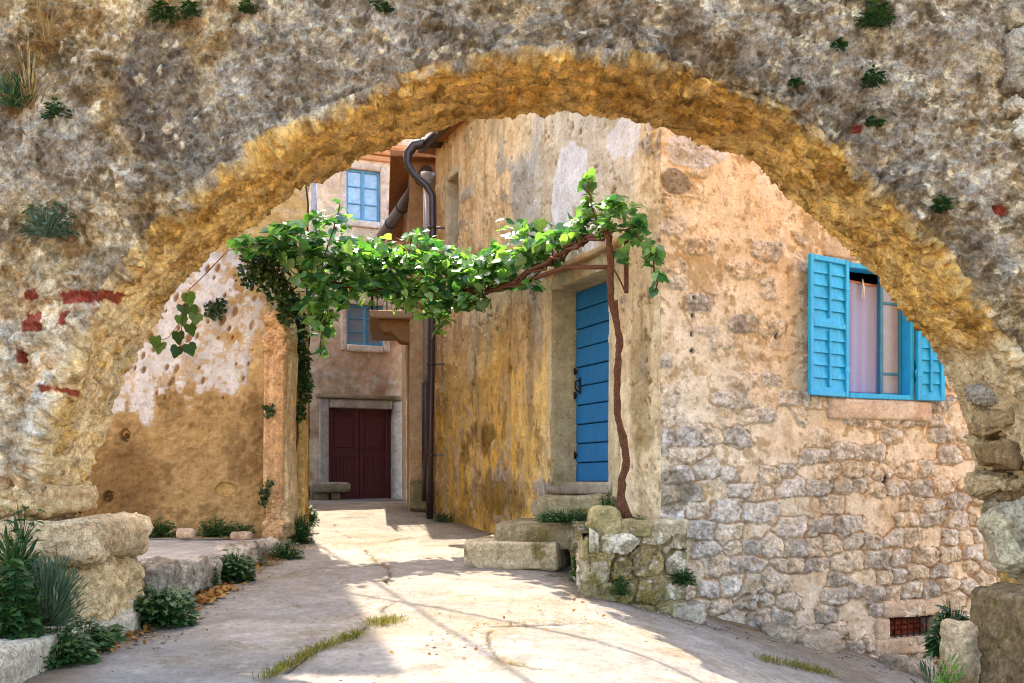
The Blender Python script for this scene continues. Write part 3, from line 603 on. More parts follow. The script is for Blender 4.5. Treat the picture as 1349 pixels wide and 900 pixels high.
def shutter(hinge, width, ang, sgn):
    b = MB(); ca, sa = math.cos(ang), math.sin(ang); z0, z1 = wz0-.0, wz1+.005; Hh = z1-z0
    def fr(u, o, z):                               # u from the hinge outwards, o out of the wall
        return RF(hinge+sgn*(u*ca-o*sa), .03+u*sa+o*ca, z)
    th = .04
    for a, c in ((0, .05), (width-.05, width)): b.box((a, 0, z0), (c, th, z1), .006, fr)
    b.box((.05, .0, z0), (width-.05, th-.004, z0+.05), .005, fr); b.box((.05, 0, z1-.05), (width-.05, th-.004, z1), .005, fr); b.box((.05, .0, z0+Hh*.49), (width-.05, th-.003, z0+Hh*.49+.05), .005, fr)
    for (p0, p1) in ((z0+.05, z0+Hh*.49), (z0+Hh*.49+.05, z1-.05)):
        n = 5; hh = (p1-p0)/n
        for k in range(n): b.box((.048, .004, p0+k*hh-.004), (width-.048, .017, p0+(k+1)*hh+.006), .003, fr, Matrix.Rotation(R(9), 3, 'X'))
    s = b.build('shutter', SHUTBLUE, house)
    for (p0, p1) in ((z0+.09, z0+Hh*.49-.02), (z0+Hh*.49+.1, z1-.06)):
        b = MB(); b.box((width*.5-.014, .022, p0), (width*.5+.014, th+.004, p1), .005, fr); b.build('slat_rod', SHUTBLUE, s)
    for zz in (.2, .8):
        b = MB(); b.tube([fr(-.006, .02, z0+Hh*zz-.04), fr(-.006, .02, z0+Hh*zz+.04)], .012, 8); b.box((-.004, th, z0+Hh*zz-.03), (.06, th+.004, z0+Hh*zz+.03), .002, fr); b.build('hinge', SHUTBLUE, s)
    return s
def wfor(h, ang, sgn, px):
    w = .3
    while w < .8:
        q = RF(h+sgn*w*math.cos(ang), .03+w*math.sin(ang), 0)
        if sgn*(CX+F*q[0]/q[1]-px) > 0: break
        w += .005
    return w
shutter(WS0, wfor(WS0, R(11), -1, 1064), R(11), -1); shutter(WS1, wfor(WS1, R(6), 1, 1242), R(6), 1)
# cellar opening
stonepiece('cellar_surround', RF, [(sr(1162), sr(1240), -.25, .03, vz1, vz1+.17)], house, (236, 208, 180), (206, 168, 130), 81)
stonepiece('cellar_surround', RF, [(sr(1152), VS0, -.25, .028, vz0-.02, vz1-.002)], house, (232, 208, 180), (200, 166, 130), 83)
stonepiece('cellar_surround', RF, [(VS1, sr(1246), -.25, .026, vz0-.02, vz1-.002)], house, (232, 208, 180), (200, 166, 130), 84)
stonepiece('cellar_sill', RF, [(sr(1150), sr(1236), -.25, .04, vz0-.17, vz0)], house, (240, 218, 192), (206, 172, 136), 86)
b = MB()
for k in range(7):
    u = VS0+(VS1-VS0)*(k+.5)/7; b.tube([RF(u, -.05, vz0-.01), RF(u+.004, -.05, vz1+.01)], .008, 6)
b.tube([RF(VS0, -.045, vz0+.02), RF(VS1, -.045, vz0+.03)], .008, 6); b.tube([RF(VS0, -.045, vz1-.03), RF(VS1, -.045, vz1-.02)], .008, 6)
b.build('grille', DARKMET, house)
b = MB()
for r_ in range(4):
    for k in range(5):
        u = VS0-.05+k*.12+(r_ % 2)*.06; zz = vz0+r_*.055; b.box((u, -.22, zz), (u+.112, -.14+random.uniform(0, .02), zz+.048), .008, RF)
b.build('brick_infill', BRICK, house)
# brown rain pipe at the far corner
b = MB(); Yp = 14.75
pp = [P(592, 189, 14.9), P(560, 188, 14.9), P(545, 192, 14.9), P(537, 203, 14.9), P(537, 217, 14.85), P(546, 231, 14.8), P(562, 245, 14.75), P(570, 258, 14.75), P(570, 330, 14.75), P(569, 440, 14.75), P(567, 560, 14.75), P(566, 684, 14.75)]
b.tube(pp, [.075, .075, .075, .07, .055, .05, .05, .05, .05, .05, .05, .05, .055], 12); dp = b.build('downpipe', BROWNMET, house)
for py in (300, 480, 600):
    b = MB(); q = P(568, py, 14.75); b.tube([q-np.array([0, 0, .015]), q+np.array([0, 0, .015])], .06, 12); b.box(q+np.array([.02, -.01, -.012]), q+np.array([.2, .03, .012]), .003); b.build('bracket', BROWNMET, dp)
b = MB(); b.tube([LF(1.0, .2, HT-.06), LF(D2+.1, .2, HT-.1)], .07, 12); b.build('gutter', BROWNMET, house)

# ------------------------------------------------------------------ door steps and raised bed
def LFp(t, o): q = LF(t, o, 0); return q[0], q[1]
stoop = empty('stone_doorstep', (.3, 10.3, g1(.3, 10.3)), 'worn mossy stone steps and raised bed before the blue plank door', 'steps')
az_w = math.pi/2-az                                # long axis of the slabs
x0, y0 = .20, 10.52
def slab(cxy, size, ztop, seed, tone, dark, moss, rz, pw=7, name='step'):
    return rocks(name, [rock((cxy[0], cxy[1], ztop-size[2]/2), size, seed, .018, pw, .018, rz, tone, dark, moss, (124, 112, 50), 5.)], MAS_STONE, stoop)
slab((.12, 10.62), (.98, 1.2, .30), CZ-.575, 201, (216, 194, 154), (158, 134, 92), .2, R(-14), 10)
slab((.42, 10.62), (.98, 1.15, .27), CZ-.40, 203, (176, 158, 122), (124, 106, 68), .32, R(-14), 9)
slab((.86, 10.70), (.82, 1.3, .27), CZ-.135, 205, (172, 158, 120), (120, 108, 70), .34, R(-23), 10)
def TF(u, o, z): return (.68+u, 8.84+.10*u-o, z)
def TL(u, o, z): return (.68-.03*u-o, 8.84+u, z)
def bed_fn(sd):
    def f(u, z):
        p = p3(u+sd*9, z, 4.); b1 = fbm(p, 2, 3, 1201); b2 = fbm(p, 6, 4, 1203, .6); b3 = fbm(p, 20, 4, 1205, .6)
        f1, e, r1, r2 = stones(u+.05*b1+.012*b3+sd*3.3, z+.035*b1+.01*b3+.03*u, .27, .2, 1211+sd, .85, 5.)
        m = sstep(.05, .1, e+.10*b2+.08*b3)
        c = np.tile(lin(206, 186, 146), (len(u), 1)); c = mixc(c, lin(176, 150, 96), (r1 < .5)*.9); c = mixc(c, lin(236, 222, 194, .66), (r2 > .74)*.9)
        c = mixc(c, lin(244, 234, 214, .66), sstep(.1, .25, b3)*.5); c = mixc(c, lin(122, 104, 66), sstep(.05, .25, b2+.2*b3)*.7); c = mixc(c, lin(134, 120, 46), sstep(.02, .2, b1+.5*b2+.25*(r1-.5))*.6)
        c = mixc(c, lin(150, 120, 78), (1-m)*.85)
        fa, fr1 = facets(u+.02*b3+sd*5, z+.02*b3, .1, 2201); c = c*(1+m*.2*(fr1-.5))[:, None]
        return m*(.055+.05*(r2-.3)+.3*fa)+.022*b2+.016*b3-.03*(1-m), c, .2+.6*m
    return f
t_ = sheet('retaining_wall', TF, np.arange(-.02, .84, .010), np.arange(CZ-1.3, CZ-.37, .010), bed_fn(0), MAS_WALL, stoop)
sheet('retaining_wall', TL, np.arange(-.02, 1.1, .012), np.arange(CZ-1.2, CZ-.37, .012), bed_fn(1), MAS_WALL, stoop, flip=True)
rocks('bed_fill', [rock((1.10, 9.46, CZ-.86), (.80, 1.16, .94), 260, .03, 14, .02, .03, (176, 150, 104), (120, 100, 60), .25)], MAS_STONE, stoop)
rocks('corner_stone', [rock((.735, 8.91, CZ-1.0), (.26, .24, .24), 1401, .013, 7, .03, .05, (196, 178, 134), (128, 110, 66), .25, (128, 114, 46), 6.), rock((.72, 8.93, CZ-.78), (.2, .28, .2), 1402, .013, 7, .03, -.08, (222, 206, 170), (140, 120, 76), .15, (128, 114, 46), 6.),
                        rock((.745, 8.91, CZ-.57), (.28, .24, .2), 1403, .013, 7, .03, .1, (184, 164, 112), (124, 106, 62), .3, (128, 114, 46), 6.)], MAS_STONE, stoop)
cs = []; k = 0; xx = .66; rg = random.Random(9)
while xx < 1.42:
    w_ = rg.uniform(.2, .36); k += 1; cs.append(rock((xx+w_/2, 8.95+(xx-.6)*.1, CZ-.41+rg.uniform(-.03, .01)), (w_, .3, .15), 1300+k, .013, 7, .03, rg.uniform(-.1, .1), rg.choice([(190, 170, 126), (214, 196, 160), (180, 160, 112)]), (126, 108, 62), .28, (128, 114, 46), 6., rg.uniform(-.06, .06))); xx += w_
rocks('capstone', cs, MAS_STONE, stoop)
rocks('capstone', [rock((.80, 8.95, CZ-.36), (.22, .32, .26), 261, .014, 3.8, .025, .2, (190, 172, 120), (140, 122, 76), .2)], MAS_STONE, stoop)
for k, (px, py, sx_, Yo) in enumerate([(905, 797, .3, 8.9), (1028, 825, .3, 9.45), (1075, 835, .5, 9.6), (1180, 862, .25, 9.9), (1215, 880, .4, 9.9)]):
    q = P(px, py, Yo); zg = g1(q[0], Yo)
    o = rocks('rubble_stone', [rock((q[0], Yo+.06, zg+.03), (sx_, .28, .2), 270+k, .014, 3.6, .02, .3*k, (206, 190, 166), (150, 138, 122), .05)], MAS_STONE)
    meta(o, ['flat stone in the street beside the mossy raised bed', 'pale stone at the wall foot nearest the raised bed after the flat one', 'largest grey foot stone below the middle of the rubble wall', 'small stone left of the barred cellar opening', 'flat stone half sunk in front of the barred cellar opening'][k], 'stone', 'stones lying at the foot of the house wall')

# ------------------------------------------------------------------ foliage
def shape(kind):
    if kind == 'grape':
        h = [(0, -.02), (.18, -.16), (.40, -.10), (.52, .12), (.48, .30), (.50, .46), (.34, .56), (.20, .78), (0, 1.0)]
    elif kind == 'ivy': h = [(0, 0), (.25, -.12), (.45, .1), (.3, .3), (.38, .5), (.15, .6), (0, 1)]
    elif kind == 'lance': h = [(0, 0), (.06, .2), (.085, .5), (.05, .8), (0, 1)]
    elif kind == 'blade': h = [(0, 0), (.03, .1), (.025, .6), (0, 1)]
    else: h = [(0, 0), (.3, .15), (.42, .5), (.28, .85), (0, 1)]
    pts = h+[(-x, y) for x, y in h[-2:0:-1]]
    return np.array(pts)
def leaves(pos, tip, nor, size, kind, cup=.18, fold=.12):
    pos, tip, nor = map(np.asarray, (pos, tip, nor)); n = len(pos); size = np.broadcast_to(size, n)
    tip = tip/np.linalg.norm(tip, axis=1)[:, None]; sd = np.cross(tip, nor); sd /= np.maximum(np.linalg.norm(sd, axis=1), 1e-6)[:, None]; nor = np.cross(sd, tip)
    sh = shape(kind); m = len(sh); V = np.zeros((n, m+1, 3))
    full = np.concatenate([[[0, .36]], sh]); zz = -cup*((full[:, 1]-.36)**2)*1.2+fold*np.abs(full[:, 0])
    zz[0] = -.02
    jit = 1+.16*(RNG.random((n, 1))-.5)
    for k in range(m+1): V[:, k] = pos+size[:, None]*(sd*full[k, 0]*jit+tip*full[k, 1]+nor*zz[k])
    i = np.arange(m); tri = np.stack([np.zeros(m, int), i+1, (i+1) % m+1], 1)
    Fc = (tri[None]+(np.arange(n)*(m+1))[:, None, None]).reshape(-1, 3)
    return V.reshape(-1, 3), Fc, m+1
def leafmesh(name, parts, mat, parent=None):
    V, Fc, C, n = [], [], [], 0
    for (v, f, m) in parts:
        V.append(v); Fc.append(f+n); n += len(v)
        t = RNG.random(len(v)//m)**1.4; C.append(np.repeat(t, m))
    c = np.concatenate(C); return npmesh(name, np.concatenate(V), np.concatenate(Fc), mat, parent, np.stack([c]*3, 1), smooth=False)
def rdir(n): d = RNG.normal(size=(n, 3)); return d/np.linalg.norm(d, axis=1)[:, None]
def clump(c, r, n, size, kind, up=.9, droop=.5, out=None):
    d = rdir(n)*(RNG.random((n, 1))**.45); pos = np.asarray(c)+d*np.asarray(r)
    tip = rdir(n); tip[:, 2] = -droop+.5*tip[:, 2]; nor = rdir(n)*.75+np.array([0, 0, up])+(np.asarray(out) if out is not None else 0)
    return leaves(pos, tip, nor, size*(.5+.75*RNG.random(n)), kind)

def dens0(pts, n):
    out = []
    for u, v in zip(pts, pts[1:]):
        for k in range(n): out.append(Vector(u).lerp(Vector(v), k/n))
    return out+[Vector(pts[-1])]
# the grape vine over the street
vine = empty('grape_vine', tuple(P(826, 688, 9.12)), 'leafy green grape vine with twisted trunk beside the blue door, stretched over the street', 'vine')
b = MB(); tp = [(829, 690), (822, 672), (817, 655), (820, 632), (825, 606), (820, 575), (813, 545), (811, 515), (814, 480), (816, 455), (811, 425), (806, 392), (804, 350), (801, 312), (797, 300)]
tpts = [P(a+random.uniform(-1, 1), c_, 9.12) for a, c_ in tp]
tg = dens0(tpts, 4); rg = random.Random(3)
b.tube([q+Vector((rg.uniform(-.007, .007), rg.uniform(-.007, .007), 0)) for q in tg], [.029*(1.6-.6*min(1, k/14))*rg.uniform(.82, 1.18) for k in range(len(tg))], 9)
b.tube([q+Vector((.022*math.sin(k*.55), -.016+.01*math.cos(k*.55), 0)) for k, q in enumerate(tg)], [.017*rg.uniform(.7, 1.3) for k in range(len(tg))], 7)
b.tube(tpts[:3], [.055, .05, .04], 9); b.tube([q+np.array([.025*math.sin(k*1.7), -.01, 0]) for k, q in enumerate(tpts[:8])], [.03, .028, .026, .024, .024, .02, .016, .01], 7)
b.build('trunk', mat_plain('gnarled_bark', lin(116, 76, 54, .58), .95, 0, .15, 55, .6, 1.), vine)
b = MB()
br = [P(800, 305, 9.15), P(775, 313, 9.5), P(745, 330, 9.95), P(712, 350, 10.5), P(680, 372, 11.1), P(640, 384, 11.8), P(600, 384, 12.3), P(540, 384, 12.3), P(480, 380, 11.9), P(420, 368, 11.6), P(370, 345, 11.4)]
def wig(pts, a, s): 
    rg = random.Random(s); return [Vector(q)+Vector((rg.uniform(-a, a), rg.uniform(-a, a), rg.uniform(-a, a))) for q in pts]
def dens(pts, n=4):
    out = []
    for u, v in zip(pts, pts[1:]):
        for k in range(n): out.append(Vector(u).lerp(Vector(v), k/n))
    return out+[Vector(pts[-1])]
for s, a, r_ in ((1, .02, .026), (2, .05, .016), (3, .07, .013), (4, .09, .01)):
    q = wig(dens(br), a, s); b.tube(q, [r_*(1-.5*k/len(q)) for k in range(len(q))], 6)
for s, pl_ in enumerate([[P(640, 384, 11.8), P(690, 330, 11.4), P(720, 296, 11.2)], [P(790, 308, 9.15), P(778, 270, 9.1), P(774, 232, 9.1)], [P(800, 308, 9.1), P(835, 300, 9.0), P(858, 340, 8.95), P(866, 385, 8.95)],
                         [P(430, 368, 11.6), P(425, 420, 11.5), P(423, 468, 11.5)], [P(590, 384, 12.2), P(578, 430, 12.1)], [P(420, 368, 11.6), P(440, 300, 11.6), P(450, 270, 11.6)], [P(520, 384, 12.2), P(545, 312, 12.2), P(560, 300, 12.1)],
                         [P(806, 330, 9.1), P(812, 360, 9.08), P(822, 385, 9.08)]]): b.tube(wig(dens(pl_, 3), .02, 40+s), .008, 5)
b.build('branches', BARK, vine)
def vY(px): return float(np.interp(px, [300, 370, 430, 500, 600, 680, 740, 800, 880], [11.2, 11.35, 11.6, 12.1, 12.3, 11.2, 10.1, 9.15, 8.95]))
parts = []
for (px, py, rx, ry, n) in [(335, 322, 36, 14, 70), (385, 318, 46, 28, 150), (375, 296, 22, 10, 22), (432, 288, 28, 12, 36), (410, 350, 40, 30, 120), (450, 330, 40, 24, 80), (425, 395, 34, 32, 110), (420, 436, 16, 20, 24), (423, 460, 7, 9, 8), (480, 372, 44, 26, 120), (500, 325, 34, 13, 36),
                            (540, 345, 46, 22, 110), (548, 386, 50, 20, 110), (552, 312, 28, 10, 22), (600, 362, 50, 28, 150), (578, 412, 26, 16, 36), (577, 436, 8, 8, 8), (622, 396, 26, 10, 34), (642, 340, 40, 18, 80), (655, 368, 34, 12, 60), (690, 302, 40, 12, 30),
                            (700, 336, 42, 14, 80), (745, 312, 34, 13, 60), (772, 292, 26, 20, 40), (776, 262, 10, 14, 10), (775, 238, 9, 10, 8), (812, 272, 30, 18, 44), (838, 296, 20, 22, 34), (856, 332, 14, 22, 22), (865, 368, 7, 14, 9), (820, 335, 14, 12, 9), (700, 374, 16, 6, 8), (452, 274, 14, 9, 8), (800, 300, 16, 10, 16), (505, 352, 40, 20, 70), (585, 338, 40, 14, 50), (625, 362, 36, 18, 70), (660, 345, 36, 16, 60), (470, 345, 40, 20, 60), (715, 322, 34, 12, 40), (600, 395, 36, 12, 40)]:
    Y = vY(px); parts.append(clump(P(px, py, Y), (rx/F*Y, .42 if 380 < px < 700 else .22, ry/F*Y), int(n*1.3), .118*(Y/11.5)**.4, 'grape', 1.0, .45, (0, -.35, 0)))
leafmesh('leaves', parts, VINELEAF, vine)
b = MB(); b.tube([P(804, 352, 9.3), P(745, 352, 10.1), P(690, 372, 11.0), P(612, 388, 12.3)], .022, 6); b.tube([P(812, 395, 9.25), P(815, 435, 9.25)], .012, 6); b.box(P(825, 350, 9.3)-np.array([.02, .02, .25]), P(825, 350, 9.3)+np.array([.02, .02, .25]), .004)
o = b.build('trellis_pole', OLDWOOD); meta(o, 'old brown timber rail carrying the grape vine branches above the door', 'pole')
# ------------------------------------------------------------------ left side: platform, pick-marked wall, tall house
meta(rocks('pavement', [rock((-5.0, 9.98, CZ-1.05), (4.56, 4.2, .80), 301, .03, 26, .012, .0, (186, 174, 160), (150, 136, 118), .0, (118, 108, 50), 3.)], MAS_GND), kind='structure')
meta(rocks('pavement', [rock((-4.28, 6.5, CZ-1.23), (3.1, 2.1, .64), 303, .025, 22, .018, -.10, (206, 188, 160), (156, 140, 118), .05)], MAS_GND), kind='structure')
lst = []
for k in range(12):
    yy = 8.05+k*.33; zt = CZ-.65-.0; lst.append(rock((-2.77+random.uniform(-.04, .03), yy, zt-.14-.03*random.random()), (.3, .36, .29), 310+k, .015, 6, .045, random.uniform(-.15, .15), random.choice([(196, 180, 156), (214, 198, 172), (176, 160, 138)]), (138, 120, 96), .08, fs=6))
o = rocks('kerb_stones', lst, MAS_STONE); meta(o, kind='structure'); o.name = 'kerb'
YW = 11.9
def XW(px): return (px-CX)/F*YW
def WF(u, o, z): return (u, YW-o, z)
def hole_fn(u, z):
    p = p3(u, z, 3.); b1 = fbm(p, 1.1, 4, 401); b2 = fbm(p, 4, 4, 403); b3 = fbm(p, 15, 4, 405, .6); px = u/YW*F+CX; py = HY-(z-CZ)/YW*F
    c = np.tile(lin(222, 190, 134, .58), (len(u), 1)); c = mixc(c, lin(194, 158, 102, .56), sstep(-.05, .25, b2+.3*b3)*.7); c = mixc(c, lin(238, 214, 166), sstep(.05, .4, b3)*.5)
    lowm = sstep(505, 545, py+30*b2); cl = np.tile(lin(200, 168, 116, .56), (len(u), 1)); cl = mixc(cl, lin(168, 136, 88, .54), sstep(-.1, .3, b1+.4*b2+.3*b3)*.8); cl = mixc(cl, lin(140, 112, 74), sstep(.16, .3, b2+.5*b3)*.6); cl = mixc(cl, lin(120, 90, 50), ell(px, py, 150, 640, 60, 60, .5*b2)*.5); c = mixc(c, cl, lowm)  # brown lower wall, its colour also darkened for the arch's shade
    wh = sstep(332, 316, px+60*b2+(py-440)*.06+14*b3)*sstep(538, 526, py+46*b2+(200-px)*-.16+14*b3)*(1-.45*sstep(.24, .32, b2+.5*b3))
    cw = np.tile(lin(222, 224, 226, .68), (len(u), 1)); cw = mixc(cw, lin(186, 190, 196), sstep(-.05, .3, b1+.3*b2)*.75); cw = mixc(cw, lin(204, 176, 128), sstep(.15, .25, b3+.4*b2)*.7); c = mixc(c, cw, wh*.95)
    i = np.floor(px/15).astype(np.int64); j = np.floor(py/19).astype(np.int64); o = np.zeros_like(i); pk = np.zeros_like(u)
    for di in (-1, 0, 1):
        for dj in (-1, 0, 1):
            cx = (i+di+.15+.7*hsh(i+di, j+dj, o, 1))*15; cy = (j+dj+.15+.7*hsh(i+di, j+dj, o, 2))*19; ok = hsh(i+di, j+dj, o, 3) < .46; sz = .35+.75*hsh(i+di, j+dj, o, 4)**1.5
            pk = np.maximum(pk, ok*ell(px+.25*(py-cy), py, cx, cy, 3.2*sz, 6.2*sz, .5*b3, .35))
    pk *= sstep(545, 525, py)*sstep(345, 325, px)
    c = mixc(c, lin(160, 118, 66), pk*.85)
    ho = ell(px, py, 165, 574, 6, 8, .2*b3)+ell(px, py, 143, 655, 7, 8, .3*b3)+ell(px, py, 300, 645, 12, 8, .8*b2); c = mixc(c, lin(66, 46, 28), np.clip(ho, 0, 1)*.8)
    return .022*b1+.016*b2+.011*b3*(1-.6*wh)+.014*wh-.03*pk-.05*np.clip(ho, 0, 1)+.012*lowm*b3, c
rw = empty('plaster_wall', (-4, YW, CZ-.65), 'ruined ochre wall with pick marked pale plaster beyond the left foot of the arch', 'wall')
us = np.arange(-6.4, XW(356), .0125); zs = np.arange(CZ-.9, CZ+2.75, .0125)
def topline(u, z): 
    px = u/YW*F+CX; return z < CZ+2.68-.55*sstep(310, 352, px)+.04*np.sin(u*23)+.03*np.sin(u*61)
sheet('wall', WF, us, zs, hole_fn, MAS_PLAS, rw, keep=topline)
rocks('core', [rock((-4.6, YW+.28, CZ+.52), (3.5, .5, 2.9), 410, .08, 20, .02, 0, (206, 170, 110), (150, 116, 70)), rock((-5.2, YW+.28, CZ+2.2), (2.3, .5, .85), 411, .06, 16, .02, 0, (206, 170, 110), (150, 116, 70))], MAS_PLAS, rw)
rocks('jamb', [rock(((XW(353)+XW(382))/2, YW-.06, CZ+.64), (XW(382)-XW(353), .5, 2.56), 420, .013, 12, .05, .0, (226, 184, 136), (190, 144, 98), 0, fs=5), rock((XW(377), YW-.0, CZ+.62), (.15, .5, 2.48), 424, .013, 9, .045, .0, (226, 200, 156), (150, 126, 90), .0)], MAS_ARCH, rw)
# tall house on the left
lh = empty('tall_house', (-3.4, 14, g1(-3.4, 14)), 'tall ochre house on the left behind the pick marked wall, ivy on its corner', 'house')
A0 = np.array([-2.56, 12.9]); A1 = np.array([-3.95, 17.8]); HL = CZ+10.5
def HF(u, o, z): return (A0[0]-u, A0[1]-o, z)
dS = (A1-A0)/np.linalg.norm(A1-A0); nS = np.array([dS[1], -dS[0]])
def SF(u, o, z): return (A0[0]+dS[0]*u+nS[0]*o, A0[1]+dS[1]*u+nS[1]*o, z)
def lh_fn(u, z):
    p = p3(u, z, 7.); st = p3(u*7, z*1.2, 2.); b1 = fbm(p, 1.2, 4, 431); b2 = fbm(p, 5, 4, 433); b3 = fbm(p, 18, 3, 435); s = fbm(st, .8, 4, 437)
    c = np.tile(lin(222, 184, 120), (len(u), 1)); c = mixc(c, lin(206, 150, 64), sstep(1.2, -.2, z-CZ-1+b1)*.8); c = mixc(c, lin(166, 126, 70), sstep(0, .45, s+.3*b2)*.6); c = mixc(c, lin(236, 212, 168), sstep(.1, .4, b2)*.6)
    return .03*b1+.02*b2+.012*b3+.015*s, c
sheet('wall', HF, np.concatenate([np.arange(0, 1.8, .02), np.linspace(1.8, 3.4, 30)]), np.concatenate([np.arange(CZ-1., CZ+4, .025), np.linspace(CZ+4, HL, 40)]), lh_fn, MAS_PLAS, lh, flip=True)
sheet('wall', SF, np.linspace(0, 5.1, 90), np.linspace(CZ-1.2, HL, 160), lh_fn, MAS_PLAS, lh)
b = MB(); q = [(A0[0]-3.4, A0[1]), (A0[0]-3.4, A1[1]), (A1[0], A1[1])]
for (a, c_) in zip(q, q[1:]): b.bm.faces.new([b.bm.verts.new(v) for v in ((*a, CZ-1.2), (*c_, CZ-1.2), (*c_, HL), (*a, HL))])
b.build('rear_wall', bpy.data.materials['hidden_plaster'], lh)
b = MB(); b.bm.faces.new([b.bm.verts.new(v) for v in ((A0[0]+.12, A0[1]-.1, HL), (A1[0]+.12, A1[1], HL), (A0[0]-3.4, A1[1], HL), (A0[0]-3.4, A0[1]-.1, HL))]); b.build('roof', ROOFT, lh)
b = MB(); b.tube([P(414, 232, 12.7), P(414, 300, 12.7), P(414, 420, 12.7)], .035, 8); b.build('downpipe', GREYMET, lh)
b = MB(); b.tube([P(403, 245, 12.75), P(406, 270, 12.75), P(405, 300, 12.75), P(404, 400, 12.75)], .012, 6); b.build('cable', DARKMET, lh)
rocks('corner_pier', [rock(((-2.83-2.5)/2, 12.86, CZ+.75), (.17, .3, 2.9), 440, .02, 10, .03, 0, (226, 186, 116), (170, 126, 56))], MAS_ARCH, lh)

# ------------------------------------------------------------------ houses at the end of the street
YE = 21.0
fr_dir = RT
def EO(px): k = (px-CX)/F; return (k*YE-(-3.1))/(RT[0]-k*RT[1])   # along the far facade from its middle (-3.1, 21)
def EF(u, o, z): return (-3.1+RT[0]*u+NR[0]*o, YE+RT[1]*u+NR[1]*o, z)
def ez(px, py): return CZ+(HY-py)/F*(YE+RT[1]*EO(px))
far = empty('far_house', EF(0, 0, CZ-.36), 'plastered house closing the street with dark red double doors', 'house')
EDL, EDR, edz0, edz1 = EO(433), EO(517), CZ-.36, ez(475, 538)
EW1 = (EO(456), EO(501), ez(478, 291), ez(478, 224)); EW2 = (EO(457), EO(505), ez(480, 455), ez(480, 402))
def far_fn(u, z):
    p = p3(u, z, 11.); b1 = fbm(p, .8, 4, 501); b2 = fbm(p, 3, 4, 503); b3 = fbm(p, 11, 4, 505); zz = z-CZ; st = fbm(p3(u*5, z*.8, 4.), .9, 4, 507)
    c = np.tile(lin(244, 218, 188, .75), (len(u), 1)); c = mixc(c, lin(222, 188, 148, .7), sstep(-.1, .4, b2+.4*st)*.7)
    band = sstep(1.2, 2.0, zz+.4*b2)*sstep(3.6, 2.8, zz+.4*b2); c = mixc(c, lin(214, 190, 166), (1-sstep(3.4, 4.2, zz))*.6)
    c = mixc(c, lin(216, 170, 130), ell(u, zz, EO(500), 2.6, 1.2, .5, .6*b2)*.7); st2 = sstep(2.7, 2.3, zz+.5*b1)
    c = mixc(c, lin(166, 136, 96), st2*sstep(-.25, .3, b2)*.55); c = mixc(c, lin(216, 206, 190), sstep(.1, .4, b3+.3*b2)*.6)
    c = mixc(c, lin(196, 120, 78), sstep(.25, .45, fbm(p, 4, 3, 511))*.5*(1-sstep(3.0, 3.8, zz)))
    return .03*b1+.02*b2+.012*b3, c
us = axis(-4.5, 2.2, .035, [EDL, EDR, EW1[0], EW1[1], EW2[0], EW2[1]]); zs = axis(CZ-.6, CZ+7.5, .035, [edz0, edz1, EW1[2], EW1[3], EW2[2], EW2[3]])
sheet('wall', EF, us, zs, far_fn, MAS_PLAS, far, [(EDL, EDR, edz0-1, edz1), EW1, EW2], flip=True)
b = MB(); b.box((-4.5, -5, CZ-.6), (2.2, -1.2, CZ+7.5), 0, EF); b.build('core', DARKIN, far)
fs_ = .2
stonepiece('door_frame', EF, [(EDL-fs_, EDL, -.3, .05, edz0-.1, edz1+.18), (EDR, EDR+fs_, -.3, .05, edz0-.1, edz1+.18), (EDL+.004, EDR-.004, -.3, .045, edz1, edz1+.18)], far, (206, 196, 184), (168, 158, 150), 521)
stonepiece('cornice', EF, [(EDL-fs_-.06, EDR+fs_+.04, -.2, .12, edz1+.185, edz1+.27)], far, (178, 160, 132), (140, 122, 96), 525)
w_ = (EDR-EDL)/2
for sgn in (0, 1):
    u0 = EDL+sgn*w_+.006; u1 = EDL+(sgn+1)*w_-.006; b = MB(); Hd = edz1-edz0
    b.box((u0, -.17, edz0+.02), (u1, -.14, edz1-.01), .004, EF)
    for a, c_ in ((u0, u0+.09), (u1-.09, u1)): b.box((a, -.142, edz0+.02), (c_, -.115, edz1-.01), .006, EF)
    for za, zb in ((edz0+.02, edz0+.3), (edz0+Hd*.46, edz0+Hd*.54), (edz1-.12, edz1-.01)): b.box((u0+.09, -.142, za), (u1-.09, -.117, zb), .006, EF)
    for k in range(6):
        uu = u0+.1+k*(u1-u0-.2)/6; b.box((uu, -.142, edz0+.3), (uu+(u1-u0-.2)/6-.014, -.126, edz0+Hd*.46), .006, EF)
    b.box((u0+.13, -.142, edz0+Hd*.57), (u1-.13, -.124, edz1-.16), .012, EF)
    d = b.build('door', REDPAINT, far); b = MB(); ku = u1-.045 if sgn == 0 else u0+.045
    b.tube([EF(ku, -.12, edz0+Hd*.55), EF(ku, -.075, edz0+Hd*.55), EF(ku, -.065, edz0+Hd*.55)], [.012, .012, .028], 8); b.build('handle', DARKMET, d)
